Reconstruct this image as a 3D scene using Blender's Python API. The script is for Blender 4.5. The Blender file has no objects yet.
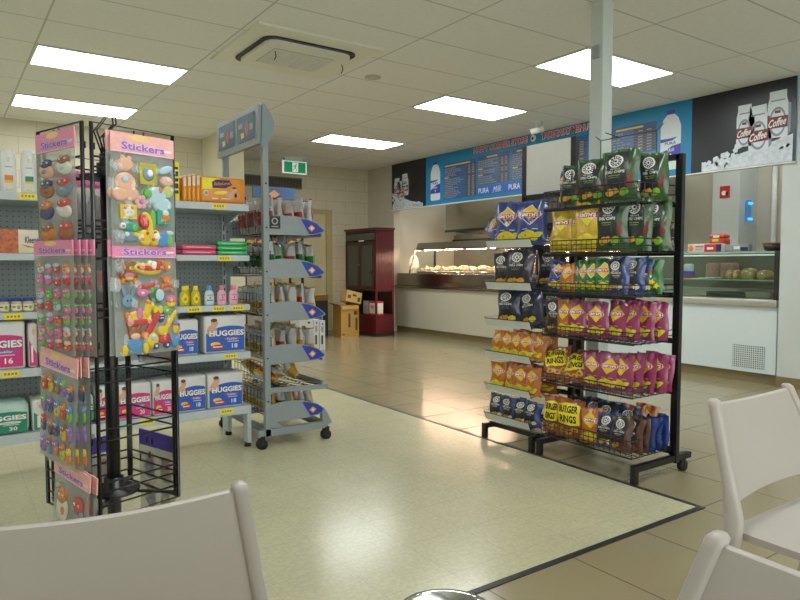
import bpy, bmesh, math, random
from mathutils import Vector, Matrix
PI = math.pi
R_ = math.radians
random.seed(7)
sc = bpy.context.scene
col = sc.collection

# ------------------------------------------------------------------ materials
def lin(c):
    c = c / 255.0
    return c / 12.92 if c <= 0.04045 else ((c + 0.055) / 1.055) ** 2.4
def rgb(r, g, b): return (lin(r), lin(g), lin(b), 1.0)
MATS = {}
def mat(name, color=(128, 128, 128), rough=0.5, metal=0.0, vary=0.06, scale=18.0, emit=0.0, alpha=1.0, spec=0.5, bump=0.0, bscale=60.0, coat=0.0):
    if name in MATS: return MATS[name]
    m = bpy.data.materials.new(name); m.use_nodes = True
    nt = m.node_tree; b = nt.nodes['Principled BSDF']
    col4 = rgb(*color)
    if vary > 0:
        tc = nt.nodes.new('ShaderNodeTexCoord'); n = nt.nodes.new('ShaderNodeTexNoise'); n.inputs['Scale'].default_value = scale
        n.inputs['Detail'].default_value = 3
        nt.links.new(tc.outputs['Object'], n.inputs['Vector'])
        mx = nt.nodes.new('ShaderNodeMix'); mx.data_type = 'RGBA'
        mx.inputs['A'].default_value = tuple(max(0, c * (1 - vary * 2)) for c in col4[:3]) + (1,)
        mx.inputs['B'].default_value = tuple(min(1, c * (1 + vary * 2)) for c in col4[:3]) + (1,)
        nt.links.new(n.outputs['Fac'], mx.inputs['Factor'])
        nt.links.new(mx.outputs['Result'], b.inputs['Base Color'])
    else:
        b.inputs['Base Color'].default_value = col4
    b.inputs['Roughness'].default_value = rough
    b.inputs['Metallic'].default_value = metal
    b.inputs['Specular IOR Level'].default_value = spec
    b.inputs['Coat Weight'].default_value = coat
    b.inputs['Alpha'].default_value = alpha
    if emit > 0:
        b.inputs['Emission Color'].default_value = col4
        b.inputs['Emission Strength'].default_value = emit
    if bump > 0:
        tc2 = nt.nodes.new('ShaderNodeTexCoord'); n2 = nt.nodes.new('ShaderNodeTexNoise'); n2.inputs['Scale'].default_value = bscale
        bp = nt.nodes.new('ShaderNodeBump'); bp.inputs['Strength'].default_value = bump
        nt.links.new(tc2.outputs['Object'], n2.inputs['Vector']); nt.links.new(n2.outputs['Fac'], bp.inputs['Height'])
        nt.links.new(bp.outputs['Normal'], b.inputs['Normal'])
    MATS[name] = m
    return m
def glass_mat(name, tint=(225, 240, 235), gloss=0.10):
    m = bpy.data.materials.new(name); m.use_nodes = True; nt = m.node_tree; nt.nodes.clear()
    o = nt.nodes.new('ShaderNodeOutputMaterial'); mx = nt.nodes.new('ShaderNodeMixShader')
    t = nt.nodes.new('ShaderNodeBsdfTransparent'); g = nt.nodes.new('ShaderNodeBsdfGlossy')
    t.inputs['Color'].default_value = rgb(*tint); g.inputs['Roughness'].default_value = 0.05
    mx.inputs['Fac'].default_value = gloss
    nt.links.new(t.outputs[0], mx.inputs[1]); nt.links.new(g.outputs[0], mx.inputs[2]); nt.links.new(mx.outputs[0], o.inputs[0])
    MATS[name] = m
    return m
def math_node(nt, op, a, b=None):
    n = nt.nodes.new('ShaderNodeMath'); n.operation = op
    for i, v in enumerate((a, b)):
        if v is None: continue
        if isinstance(v, (int, float)): n.inputs[i].default_value = v
        else: nt.links.new(v, n.inputs[i])
    return n.outputs[0]
def grid_mat(name, base, line, sx, sy, ox, oy, lw, rough=0.6, axes='XY', noise=0.08, nscale=3.0, bump=0.0, offset=0.0, fleck=0.0, spec=0.5, diag=0):
    """flat colour with ruled lines every sx, sy metres (tiles, blocks, ceiling panels)"""
    m = bpy.data.materials.new(name); m.use_nodes = True; nt = m.node_tree; b = nt.nodes['Principled BSDF']
    tc = nt.nodes.new('ShaderNodeTexCoord'); sp = nt.nodes.new('ShaderNodeSeparateXYZ'); nt.links.new(tc.outputs['Object'], sp.inputs[0])
    A, B = sp.outputs[axes[0]], sp.outputs[axes[1]]
    vb = math_node(nt, 'DIVIDE', math_node(nt, 'SUBTRACT', B, oy), sy)
    va = math_node(nt, 'DIVIDE', math_node(nt, 'SUBTRACT', A, ox), sx)
    if offset:
        row = math_node(nt, 'FLOOR', vb); half = math_node(nt, 'MULTIPLY', row, offset); va = math_node(nt, 'ADD', va, half)
    def near(v, s):
        f = math_node(nt, 'FRACT', v); d = math_node(nt, 'ABSOLUTE', math_node(nt, 'SUBTRACT', f, 0.5))
        return math_node(nt, 'GREATER_THAN', d, 0.5 - lw / s / 2)
    ln = math_node(nt, 'MAXIMUM', near(va, sx), near(vb, sy))
    n = nt.nodes.new('ShaderNodeTexNoise'); n.inputs['Scale'].default_value = nscale; n.inputs['Detail'].default_value = 5
    nt.links.new(tc.outputs['Object'], n.inputs['Vector'])
    b0 = rgb(*base)
    mx = nt.nodes.new('ShaderNodeMix'); mx.data_type = 'RGBA'
    mx.inputs['A'].default_value = tuple(c * (1 - 2 * noise) for c in b0[:3]) + (1,)
    mx.inputs['B'].default_value = tuple(min(1, c * (1 + 2 * noise)) for c in b0[:3]) + (1,)
    nt.links.new(n.outputs['Fac'], mx.inputs['Factor'])
    last = mx.outputs['Result']
    if fleck:
        n3 = nt.nodes.new('ShaderNodeTexNoise'); n3.inputs['Scale'].default_value = 55; n3.inputs['Detail'].default_value = 4
        nt.links.new(tc.outputs['Object'], n3.inputs['Vector'])
        rp = nt.nodes.new('ShaderNodeValToRGB'); rp.color_ramp.elements[0].position = 0.42; rp.color_ramp.elements[1].position = 0.62
        rp.color_ramp.elements[0].color = (1 - fleck, 1 - fleck, 1 - fleck * 1.3, 1); rp.color_ramp.elements[1].color = (1, 1, 1, 1)
        nt.links.new(n3.outputs['Fac'], rp.inputs['Fac'])
        mm = nt.nodes.new('ShaderNodeMix'); mm.data_type = 'RGBA'; mm.blend_type = 'MULTIPLY'; mm.inputs['Factor'].default_value = 1
        nt.links.new(last, mm.inputs['A']); nt.links.new(rp.outputs['Color'], mm.inputs['B']); last = mm.outputs['Result']
    m2 = nt.nodes.new('ShaderNodeMix'); m2.data_type = 'RGBA'; m2.inputs['B'].default_value = rgb(*line)
    nt.links.new(last, m2.inputs['A']); nt.links.new(ln, m2.inputs['Factor'])
    nt.links.new(m2.outputs['Result'], b.inputs['Base Color'])
    b.inputs['Roughness'].default_value = rough; b.inputs['Specular IOR Level'].default_value = spec
    if bump:
        bp = nt.nodes.new('ShaderNodeBump'); bp.inputs['Strength'].default_value = bump; bp.inputs['Distance'].default_value = 0.01
        h = math_node(nt, 'SUBTRACT', math_node(nt, 'MULTIPLY', n.outputs['Fac'], 0.3), ln)
        nt.links.new(h, bp.inputs['Height']); nt.links.new(bp.outputs['Normal'], b.inputs['Normal'])
    MATS[name] = m
    return m
def peg_mat(name, base, hole, s, r):
    m = bpy.data.materials.new(name); m.use_nodes = True; nt = m.node_tree; b = nt.nodes['Principled BSDF']
    tc = nt.nodes.new('ShaderNodeTexCoord'); sp = nt.nodes.new('ShaderNodeSeparateXYZ'); nt.links.new(tc.outputs['Object'], sp.inputs[0])
    def f(v):
        q = math_node(nt, 'SUBTRACT', math_node(nt, 'FRACT', math_node(nt, 'DIVIDE', v, s)), 0.5)
        return math_node(nt, 'MULTIPLY', q, q)
    d = math_node(nt, 'ADD', f(sp.outputs['X']), f(sp.outputs['Z']))
    h = math_node(nt, 'LESS_THAN', d, (r / s) ** 2)
    mx = nt.nodes.new('ShaderNodeMix'); mx.data_type = 'RGBA'; mx.inputs['A'].default_value = rgb(*base); mx.inputs['B'].default_value = rgb(*hole)
    nt.links.new(h, mx.inputs['Factor']); nt.links.new(mx.outputs['Result'], b.inputs['Base Color']); b.inputs['Roughness'].default_value = 0.5
    MATS[name] = m
    return m

WHITE = mat('white_print', (235, 235, 232), 0.4, vary=0.02)
BLACK = mat('black_print', (18, 18, 20), 0.4, vary=0.03)
BLKMETAL = mat('black_metal', (16, 16, 18), 0.35, 0.0, vary=0.05, spec=0.5)
RUBBER = mat('black_rubber', (20, 20, 21), 0.7)
GREYMETAL = mat('grey_powder_coat', (136, 146, 150), 0.4, vary=0.03)
SHELFW = mat('shelf_white', (188, 198, 202), 0.35, vary=0.03)
STEEL = mat('stainless_steel', (175, 172, 165), 0.22, 1.0, vary=0.05)
STEELD = mat('dark_steel', (90, 92, 92), 0.25, 1.0, vary=0.05)
RED = mat('red_print', (196, 36, 36), 0.4)
DRED = mat('maroon_print', (120, 34, 40), 0.5)
YEL = mat('yellow_print', (238, 196, 30), 0.4)
BYEL = mat('bright_yellow_print', (250, 226, 20), 0.4)
ORG = mat('orange_print', (226, 120, 34), 0.4)
PINKP = mat('pink_print', (212, 40, 122), 0.4)
BLUEP = mat('blue_print', (30, 88, 190), 0.4)
NAVY = mat('navy_print', (24, 34, 92), 0.4)
GREENP = mat('green_print', (24, 130, 100), 0.4)
LIME = mat('lime_print', (128, 176, 44), 0.4)
SKIN = mat('printed_skin_tone', (214, 164, 134), 0.5)
HAIRP = mat('printed_brown', (96, 62, 42), 0.5)
PURP = mat('purple_print', (132, 84, 178), 0.4)
GREYP = mat('grey_print', (150, 152, 150), 0.4)
CREAM = mat('cream_print', (232, 220, 190), 0.5)
BROWN = mat('brown_print', (112, 60, 38), 0.4)
GLASS = glass_mat('clear_glass', (240, 248, 244), 0.06)
PLASTIC_CLEAR = glass_mat('clear_plastic_film', (246, 248, 248), 0.14)

# ------------------------------------------------------------------ mesh builder
class MB:
    def __init__(s): s.v = []; s.f = []; s.m = []; s.sm = []; s.mats = []
    def mi(s, m):
        if m not in s.mats: s.mats.append(m)
        return s.mats.index(m)
    def add(s, verts, faces, m, smooth=False, M=None):
        o = len(s.v); k = s.mi(m)
        for p in verts:
            p = Vector(p); s.v.append(M @ p if M else p)
        for f in faces:
            s.f.append([i + o for i in f]); s.m.append(k); s.sm.append(smooth)
        return s
    def box(s, lo, hi, m, M=None):
        x0, y0, z0 = lo; x1, y1, z1 = hi
        v = [(x0,y0,z0),(x1,y0,z0),(x1,y1,z0),(x0,y1,z0),(x0,y0,z1),(x1,y0,z1),(x1,y1,z1),(x0,y1,z1)]
        return s.add(v, [(0,3,2,1),(4,5,6,7),(0,1,5,4),(1,2,6,5),(2,3,7,6),(3,0,4,7)], m, False, M)
    def rbox(s, lo, hi, m, r=0.01, seg=2, M=None, smooth=True):
        bm = bmesh.new(); bmesh.ops.create_cube(bm, size=1)
        for v in bm.verts:
            v.co = Vector((lo[i] + (v.co[i] + 0.5) * (hi[i] - lo[i]) for i in range(3)))
        bmesh.ops.bevel(bm, geom=bm.edges[:], offset=min(r, min(hi[i]-lo[i] for i in range(3)) * 0.49), segments=seg, affect='EDGES', profile=0.5)
        bm.verts.index_update()
        s.add([v.co for v in bm.verts], [[v.index for v in f.verts] for f in bm.faces], m, smooth, M); bm.free()
        return s
    def tube(s, path, r, m, n=6, closed=False, caps=True, M=None):
        P = [Vector(p) for p in path]; N = len(P); rings = []
        up = None
        rr = r if isinstance(r, (list, tuple)) else [r] * N
        for i in range(N):
            if closed: d = (P[(i+1) % N] - P[i-1])
            elif i == 0: d = P[1] - P[0]
            elif i == N-1: d = P[-1] - P[-2]
            else: d = (P[i+1] - P[i]).normalized() + (P[i] - P[i-1]).normalized()
            d.normalize()
            if up is None: up = Vector((0,0,1)) if abs(d.z) < 0.9 else Vector((1,0,0))
            a = d.cross(up)
            if a.length < 1e-5: a = d.orthogonal()
            a.normalize(); b = a.cross(d).normalized(); up = b
            rings.append([P[i] + (a * math.cos(2*PI*k/n) + b * math.sin(2*PI*k/n)) * rr[i] for k in range(n)])
        v = [p for q in rings for p in q]; f = []
        for i in range(N if closed else N-1):
            j = (i+1) % N
            for k in range(n): f.append((i*n+k, i*n+(k+1) % n, j*n+(k+1) % n, j*n+k))
        if caps and not closed:
            f.append(tuple(range(n-1, -1, -1))); f.append(tuple((N-1)*n+k for k in range(n)))
        return s.add(v, f, m, n > 4, M)
    def bar(s, p0, p1, w, h, m):
        """rectangular bar from p0 to p1 (w horizontal, h vertical-ish)"""
        p0, p1 = Vector(p0), Vector(p1); d = (p1-p0).normalized()
        up = Vector((0,0,1)) if abs(d.z) < 0.9 else Vector((0,1,0))
        a = d.cross(up).normalized() * w/2; b = a.cross(d).normalized() * h/2
        v = [p0-a-b, p0+a-b, p0+a+b, p0-a+b, p1-a-b, p1+a-b, p1+a+b, p1-a+b]
        return s.add(v, [(0,3,2,1),(4,5,6,7),(0,1,5,4),(1,2,6,5),(2,3,7,6),(3,0,4,7)], m)
    def lathe(s, prof, m, n=16, c=(0,0,0), M=None, sx=1, sy=1, caps=True):
        v = []; f = []
        for r, z in prof:
            for k in range(n): v.append((c[0]+r*sx*math.cos(2*PI*k/n), c[1]+r*sy*math.sin(2*PI*k/n), c[2]+z))
        for i in range(len(prof)-1):
            for k in range(n): f.append((i*n+k, i*n+(k+1) % n, (i+1)*n+(k+1) % n, (i+1)*n+k))
        if caps: f.append(tuple(range(n-1, -1, -1))); f.append(tuple((len(prof)-1)*n+k for k in range(n)))
        return s.add(v, f, m, True, M)
    def prism(s, pts, d, m, M=None, smooth=False):
        """pts: list of 3D points of one face; d: extrusion vector"""
        P = [Vector(p) for p in pts]; d = Vector(d); n = len(P)
        f = [tuple(range(n)), tuple(range(2*n-1, n-1, -1))] + [(i, n+i, n+(i+1) % n, (i+1) % n) for i in range(n)]
        s.add(P + [p+d for p in P], f, m, smooth, M)
        return s
    def grid(s, fn, nu, nv, m, smooth=True, M=None):
        v = [fn(i/nu, j/nv) for j in range(nv+1) for i in range(nu+1)]
        f = [(j*(nu+1)+i, j*(nu+1)+i+1, (j+1)*(nu+1)+i+1, (j+1)*(nu+1)+i) for j in range(nv) for i in range(nu)]
        return s.add(v, f, m, smooth, M)
    # ---- flat print mapped on a surface fn(u, v, off)
    def d_rect(s, fn, x0, y0, x1, y1, m, off=0.0015, nx=1, ny=1):
        return s.grid(lambda a, b: fn(x0+(x1-x0)*a, y0+(y1-y0)*b, off), nx, ny, m, True)
    def d_poly(s, fn, pts, m, off=0.0015, rings=1):
        if rings > 1 and len(pts) < 10:      # follow a curved surface along the edges too
            k = 5; pts = [(p[0]+(q[0]-p[0])*i/k, p[1]+(q[1]-p[1])*i/k) for p, q in zip(pts, pts[1:]+pts[:1]) for i in range(k)]
        cx = sum(p[0] for p in pts)/len(pts); cy = sum(p[1] for p in pts)/len(pts); n = len(pts)
        v = [fn(cx, cy, off)]; f = []
        for r in range(1, rings+1):
            for p in pts: v.append(fn(cx+(p[0]-cx)*r/rings, cy+(p[1]-cy)*r/rings, off))
        for k in range(n): f.append((0, 1+k, 1+(k+1) % n))
        for r in range(rings-1):
            for k in range(n):
                a = 1+r*n; f.append((a+k, a+n+k, a+n+(k+1) % n, a+(k+1) % n))
        return s.add(v, f, m, True)
    def d_ell(s, fn, cx, cy, rx, ry, m, off=0.0015, n=14, rings=1, rot=0.0):
        c, q = math.cos(rot), math.sin(rot)
        pts = []
        for k in range(n):
            a = 2*PI*k/n; x, y = rx*math.cos(a), ry*math.sin(a)
            pts.append((cx+x*c-y*q, cy+x*q+y*c))
        return s.d_poly(fn, pts, m, off, rings)
    def d_ring(s, fn, cx, cy, rx, ry, t, m, off=0.0015, n=18):
        v = []
        for k in range(n):
            a = 2*PI*k/n
            v.append(fn(cx+rx*math.cos(a), cy+ry*math.sin(a), off)); v.append(fn(cx+rx*t*math.cos(a), cy+ry*t*math.sin(a), off))
        return s.add(v, [(2*k, 2*((k+1) % n), 2*((k+1) % n)+1, 2*k+1) for k in range(n)], m, True)
    def d_text(s, fn, txt, cx, cy, w, h, m, off=0.0025, bold=0.02, shear=0.0, slope=0.0):
        V, F = glyphs(txt, bold, shear)
        xs = [p[0] for p in V]; ys = [p[1] for p in V]
        x0, x1, y0, y1 = min(xs), max(xs), min(ys), max(ys)
        out = []
        for x, y in V:
            a = (x-x0)/(x1-x0)-0.5; b = (y-y0)/(y1-y0)-0.5
            out.append(fn(cx+a*w, cy+b*h+a*w*slope, off))
        return s.add(out, F, m, True)
    def dome(s, fn, cx, cy, rx, ry, hgt, m, n=12, rot=0.0):
        """puffy raised blob on a surface"""
        c, q = math.cos(rot), math.sin(rot); v = []; f = []
        lv = [(1.0, 0.0), (0.92, 0.6), (0.65, 0.9), (0.3, 1.0)]
        for t, hh in lv:
            for k in range(n):
                a = 2*PI*k/n; x, y = rx*t*math.cos(a), ry*t*math.sin(a)
                v.append(fn(cx+x*c-y*q, cy+x*q+y*c, 0.001+hgt*(.55+.45*hh)*.8 if t < 1 else 0.0005))
        for i in range(3):
            for k in range(n): f.append((i*n+k, i*n+(k+1) % n, (i+1)*n+(k+1) % n, (i+1)*n+k))
        f.append(tuple(3*n+k for k in range(n)))
        return s.add(v, f, m, True)
    def mesh(s, name):
        me = bpy.data.meshes.new(name)
        me.from_pydata([tuple(p) for p in s.v], [], s.f)
        for m in s.mats: me.materials.append(m)
        me.polygons.foreach_set('material_index', s.m); me.polygons.foreach_set('use_smooth', s.sm)
        me.validate(); me.update()
        return me
GL = {}
def glyphs(txt, bold, shear):
    k = (txt, bold, shear)
    if k not in GL:
        cu = bpy.data.curves.new('t', 'FONT'); cu.body = txt; cu.offset = bold; cu.shear = shear; cu.resolution_u = 2; cu.fill_mode = 'FRONT'
        o = bpy.data.objects.new('t', cu); me = bpy.data.meshes.new_from_object(o)
        GL[k] = ([(v.co.x, v.co.y) for v in me.vertices], [list(p.vertices) for p in me.polygons])
        bpy.data.objects.remove(o); bpy.data.curves.remove(cu); bpy.data.meshes.remove(me)
    return GL[k]

# ------------------------------------------------------------------ object helpers
def tag(o, label, cat, group=None, kind=None):
    if label: o['label'] = label
    if cat: o['category'] = cat
    if group: o['group'] = group
    if kind: o['kind'] = kind
    return o
def thing(name, label, cat, loc=(0,0,0), rz=0.0, group=None):
    o = bpy.data.objects.new(name, None); col.objects.link(o); o.empty_display_size = 0.05
    o.location = loc; o.rotation_euler = (0, 0, rz)
    return tag(o, label, cat, group)
def obj(name, mb, parent=None, loc=None, rot=None, label=None):
    me = mb.mesh(name) if isinstance(mb, MB) else mb
    o = bpy.data.objects.new(name, me); col.objects.link(o)
    if parent: o.parent = parent
    if loc: o.location = loc
    if rot: o.rotation_euler = rot
    if label: o['label'] = label
    return o
def solo(name, mb, label, cat, loc=(0,0,0), rot=(0,0,0), group=None):
    o = obj(name, mb, None, loc, rot)
    return tag(o, label, cat, group)
def struct(name, mb, parent=None):
    o = obj(name, mb, parent)
    if not parent: o['kind'] = 'structure'
    return o
def copy_tree(o, parent=None):
    c = o.copy(); col.objects.link(c)
    if parent: c.parent = parent
    for ch in o.children: copy_tree(ch, c)
    return c
ORD = ['first', 'second', 'third', 'fourth', 'fifth', 'sixth', 'seventh', 'eighth', 'ninth', 'tenth', 'eleventh', 'twelfth']

CEIL = 2.875
# ================================================================== SETTING
TILE = grid_mat('floor_tile', (150, 139, 106), (96, 86, 66), 0.45, 0.45, 2.01, 1.71, 0.006, rough=0.2, noise=0.05, nscale=2.0, spec=0.5)
VINYL = grid_mat('floor_vinyl', (206, 202, 168), (184, 180, 148), 0.3, 0.3, 0.03, 0.06, 0.003, rough=0.2, noise=0.05, nscale=4.0, fleck=0.10, spec=0.5)
STRIP = mat('black_floor_strip', (34, 36, 40), 0.4)
CEILM = grid_mat('ceiling_panel', (228, 229, 226), (186, 186, 182), 1.2, 0.6, 0.66, 4.12, 0.014, rough=0.9, noise=0.03, nscale=30, spec=0.2)
BLOCKX = grid_mat('painted_block_x', (198, 190, 164), (172, 164, 140), 0.4, 0.2, 0, 0.075, 0.008, rough=0.6, axes='XZ', noise=0.03, nscale=6, offset=0.5)
BLOCKY = grid_mat('painted_block_y', (190, 186, 166), (176, 172, 152), 0.4, 0.2, 0, 0.075, 0.006, rough=0.6, axes='YZ', noise=0.03, nscale=6, offset=0.5)
PLASTER = mat('cream_plaster', (204, 200, 180), 0.6, vary=0.03, scale=3)
PLASTERW = mat('pale_plaster', (204, 210, 206), 0.5, vary=0.02, scale=3)
NIBW = mat('cream_wall_paint', (212, 205, 178), 0.6, vary=0.03, scale=3)
KICK = mat('kick_tile', (128, 112, 78), 0.4, vary=0.06)
LAM = mat('counter_laminate', (200, 196, 172), 0.35, vary=0.02, scale=2)

XMIN, YMIN, YB, XW = -4.0, -3.0, 10.34, 6.47
def plane(x0, y0, x1, y1, z, m, down=False):
    mb = MB(); f = (0, 3, 2, 1) if down else (0, 1, 2, 3)
    mb.add([(x0,y0,z),(x1,y0,z),(x1,y1,z),(x0,y1,z)], [f], m); return mb
fl = MB(); fl.box((XMIN, YMIN, -0.1), (9.0, YB+0.1, 0), TILE); struct('floor', fl)
fv = MB(); fv.box((XMIN, 1.71, 0.0), (2.93, 9.05, 0.003), VINYL); struct('floor', fv)
tr = MB(); tr.box((2.912, 1.695, 0.0), (2.94, 9.05, 0.0045), STRIP); tr.box((XMIN, 1.695, 0.0), (2.912, 1.723, 0.0045), STRIP); struct('trim_1', tr)
ce = MB(); ce.box((XMIN, YMIN, CEIL), (9.0, YB+0.1, CEIL+0.1), CEILM); struct('ceiling', ce)
wb = MB(); wb.box((3.02, YB, 0), (9.0, YB+0.1, CEIL), BLOCKX); struct('wall_back', wb)
wl = MB(); wl.box((XMIN, 9.09, 0), (3.02, 9.19, CEIL), BLOCKX); struct('wall_left', wl)
wn = MB(); wn.box((3.0, 8.2, 0), (3.25, 10.34, CEIL), NIBW); struct('wall_nib', wn)
ws = MB(); ws.box((XMIN-0.1, YMIN, 0), (XMIN, 9.19, CEIL), BLOCKY); struct('wall_west', ws)
wf = MB(); wf.box((XMIN, YMIN-0.1, 0), (9.0, YMIN, CEIL), BLOCKX); struct('wall_front', wf)
# right wall: opening Y 3.07..9.5, z 0..2.09
wr = MB()
wr.box((XW, 9.5, 0), (XW+0.13, YB, CEIL), BLOCKY)
wr.box((XW, YMIN, 0), (XW+0.13, 3.06, CEIL), PLASTERW)
wr.box((XW, 3.06, 2.1), (XW+0.13, 9.5, CEIL), PLASTER)
struct('wall_right', wr)
bb = MB(); bb.box((XW-0.012, YMIN, 0), (XW, 3.06, 0.1), KICK); struct('baseboard_right', bb)
# kitchen shell
wk = MB(); wk.box((7.95, 3.0, 0), (8.05, YB, CEIL), PLASTER); struct('wall_kitchen', wk)
wk2 = MB(); wk2.box((XW+0.13, 9.62, 0), (7.95, 9.72, CEIL), PLASTER); struct('wall_kitchen_end', wk2)
wk3 = MB(); wk3.box((XW+0.13, 2.6, 0), (8.05, 2.7, CEIL), PLASTER); struct('wall_kitchen_near', wk3)
wp = MB(); wp.box((7.55, 4.04, 0), (7.95, 4.36, CEIL), PLASTERW); struct('wall_pier', wp)
# slim steel support column
cm = MB(); cx, cy = 3.62, 2.88
COLM = mat('column_paint', (196, 206, 202), 0.35, vary=0.02)
cm.rbox((cx-0.052, cy-0.052, 0), (cx+0.052, cy+0.052, CEIL), COLM, 0.006, 2, smooth=False)
cb = MB(); cb.box((cx-0.072, cy-0.03, 2.50), (cx-0.052, cy+0.02, 2.58), mat('bracket_grey', (150, 155, 155), 0.5))
o = struct('column', cm); obj('bracket', cb, o)
# door in the back wall
DOORM = mat('door_paint', (200, 186, 142), 0.5, vary=0.03, scale=2); FRAMEM = mat('door_frame_paint', (172, 156, 108), 0.5, vary=0.03)
d = MB(); d.box((4.72, YB-0.02, 0.01), (5.58, YB-0.005, 2.04), DOORM); dr = struct('door_1', d)
df = MB()
for a, b in (((4.6, 0), (4.72, 2.12)), ((5.58, 0), (5.70, 2.12)), ((4.72, 2.04), (5.58, 2.12))): df.box((a[0], YB-0.045, a[1]), (b[0], YB, b[1]), FRAMEM)
obj('door_frame', df, dr)
dk = MB(); dk.lathe([(0.0, 0), (0.025, 0.005), (0.03, 0.03), (0.02, 0.05), (0.0, 0.055)], STEEL, 10, M=Matrix.Translation((4.8, YB-0.02, 1.02)) @ Matrix.Rotation(R_(90), 4, 'X')); obj('door_handle', dk, dr)

# ---- ceiling lights
LAMP = bpy.data.materials.new('light_diffuser'); LAMP.use_nodes = True
_b = LAMP.node_tree.nodes['Principled BSDF']; _b.inputs['Base Color'].default_value = (0.9, 0.9, 0.9, 1)
_b.inputs['Emission Color'].default_value = (0.95, 0.99, 1.0, 1); _b.inputs['Emission Strength'].default_value = 14.0
LAMPK = LAMP.copy(); LAMPK.name = 'kitchen_light_diffuser'; LAMPK.node_tree.nodes['Principled BSDF'].inputs['Emission Strength'].default_value = 5.0
LFR = mat('light_frame', (205, 208, 200), 0.5)
LT = [(0.66, 5.92, 'long ceiling light panel above the sticker stand, closer one of that pair'), (0.66, 7.72, 'long ceiling light panel above the white shelving, beside the block wall'),
      (4.26, 7.72, 'ceiling light panel beyond the exit sign end of the room, near the red cabinet'), (4.26, 5.32, 'ceiling light panel in front of the blue menu sign, clear of the column'),
      (4.26, 3.52, 'ceiling light panel partly hidden by the slim white column'),
      (0.66, 1.12, None), (4.26, 0.52, None), (-2.94, 5.92, None), (-2.94, 2.3, None), (0.66, -1.88, None)]
for x, y, lb in LT:
    t = thing('ceiling_light', lb or 'ceiling light panel above the seating, out of the picture', 'ceiling light', (x, y, CEIL), 0, 'ceiling light panels')
    f = MB()
    for a, b in (((0, 0), (1.2, 0.02)), ((0, 0.58), (1.2, 0.6)), ((0, 0.02), (0.02, 0.58)), ((1.18, 0.02), (1.2, 0.58))): f.box((a[0], a[1], -0.012), (b[0], b[1], -0.001), LFR)
    obj('light_frame', f, t)
    q = MB(); q.box((0.02, 0.02, -0.008), (1.18, 0.58, -0.003), LAMP); obj('diffuser', q, t)

# ---- cassette air conditioner
ACW = mat('air_con_white', (224, 224, 212), 0.45, vary=0.02); ACG = mat('air_con_grille', (150, 148, 128), 0.6)
t = thing('ceiling_air_conditioner', 'white square cassette air conditioner set into the ceiling tiles', 'air conditioner', (2.43, 5.0, CEIL))
a = MB(); a.box((-0.53, -0.52, -0.02), (0.53, 0.50, -0.001), ACW); obj('cover_plate', a, t)
def rrect(hx, hy, r, z, n=6):
    p = []
    for cx_, cy_, a0 in ((hx-r, hy-r, 0), (-hx+r, hy-r, 90), (-hx+r, -hy+r, 180), (hx-r, -hy+r, 270)):
        for k in range(n+1):
            a_ = R_(a0 + 90*k/n); p.append((cx_+r*math.cos(a_), cy_+r*math.sin(a_), z))
    return p
a = MB(); a.prism(rrect(0.40, 0.36, 0.10, -0.02), (0, 0, -0.012), BLACK); obj('air_slot', a, t, label='dark rounded air outlet slot')
a = MB(); a.prism(rrect(0.365, 0.325, 0.09, -0.032), (0, 0, -0.022), ACW, smooth=False)
obj('panel', a, t)
g = MB(); g.box((-0.26, -0.19, -0.057), (0.26, 0.19, -0.054), ACG)
for k in range(26):
    y_ = -0.185 + k*0.0148; g.box((-0.26, y_, -0.062), (0.26, y_+0.006, -0.057), ACW)
for x_ in (-0.13, 0, 0.13): g.box((x_-0.006, -0.19, -0.063), (x_+0.006, 0.19, -0.057), ACW)
obj('intake_grille', g, t)
for x_, y_ in ((-0.24, -0.14), (0.37, -0.12)):
    w = MB(); w.tube([(x_, y_, -0.055), (x_+0.01, y_, -0.10), (x_-0.008, y_-0.004, -0.13)], 0.004, BLACK); obj('pull_cord', w, t)
dm = MB(); dm.lathe([(0.075, -0.001), (0.075, -0.008), (0.06, -0.012)], mat('round_cap', (186, 184, 158), 0.6), 20); solo('ceiling_disc', dm, 'small round cream disc on the ceiling beside the air conditioner', 'ceiling disc', (3.31, 5.2, CEIL))

# ---- exit sign
EXG = mat('exit_green', (16, 140, 84), 0.4, emit=0.35); EXW = mat('exit_white', (220, 235, 228), 0.4, emit=0.5)
t = thing('exit_sign', 'green running man exit sign hanging from the ceiling', 'exit sign', (4.75, 9.83, CEIL))
a = MB(); a.box((-0.21, -0.02, -0.25), (0.21, 0.02, -0.05), EXW); obj('sign_body', a, t)
a = MB(); a.box((-0.2, -0.01, -0.05), (-0.17, 0.01, 0), GREYMETAL); a.box((0.17, -0.01, -0.05), (0.2, 0.01, 0), GREYMETAL); obj('hanger', a, t)
f1 = lambda u, v, off: Vector((u, -0.02-off, v-0.15))
a = MB(); a.d_rect(f1, -0.19, -0.085, 0.19, 0.085, EXG, 0.001); a.d_rect(f1, -0.045, -0.07, 0.055, 0.075, EXW, 0.002)
a.d_ell(f1, 0.02, 0.05, 0.012, 0.014, EXG, 0.003)
for pts in ([(0.0, 0.035), (0.022, 0.035), (0.012, -0.01), (-0.012, -0.01)], [(-0.012, -0.01), (0.004, -0.01), (-0.018, -0.04), (-0.036, -0.058), (-0.04, -0.046)], [(0.0, -0.008), (0.014, -0.01), (0.03, -0.03), (0.026, -0.06), (0.014, -0.058), (0.017, -0.033)],
            [(0.022, 0.034), (0.045, 0.012), (0.038, 0.006), (0.016, 0.024)], [(0.0, 0.034), (-0.03, 0.026), (-0.034, 0.004), (-0.026, 0.004), (-0.02, 0.018), (0.006, 0.024)]): a.d_poly(f1, pts, EXG, 0.003)
obj('face', a, t)
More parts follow.
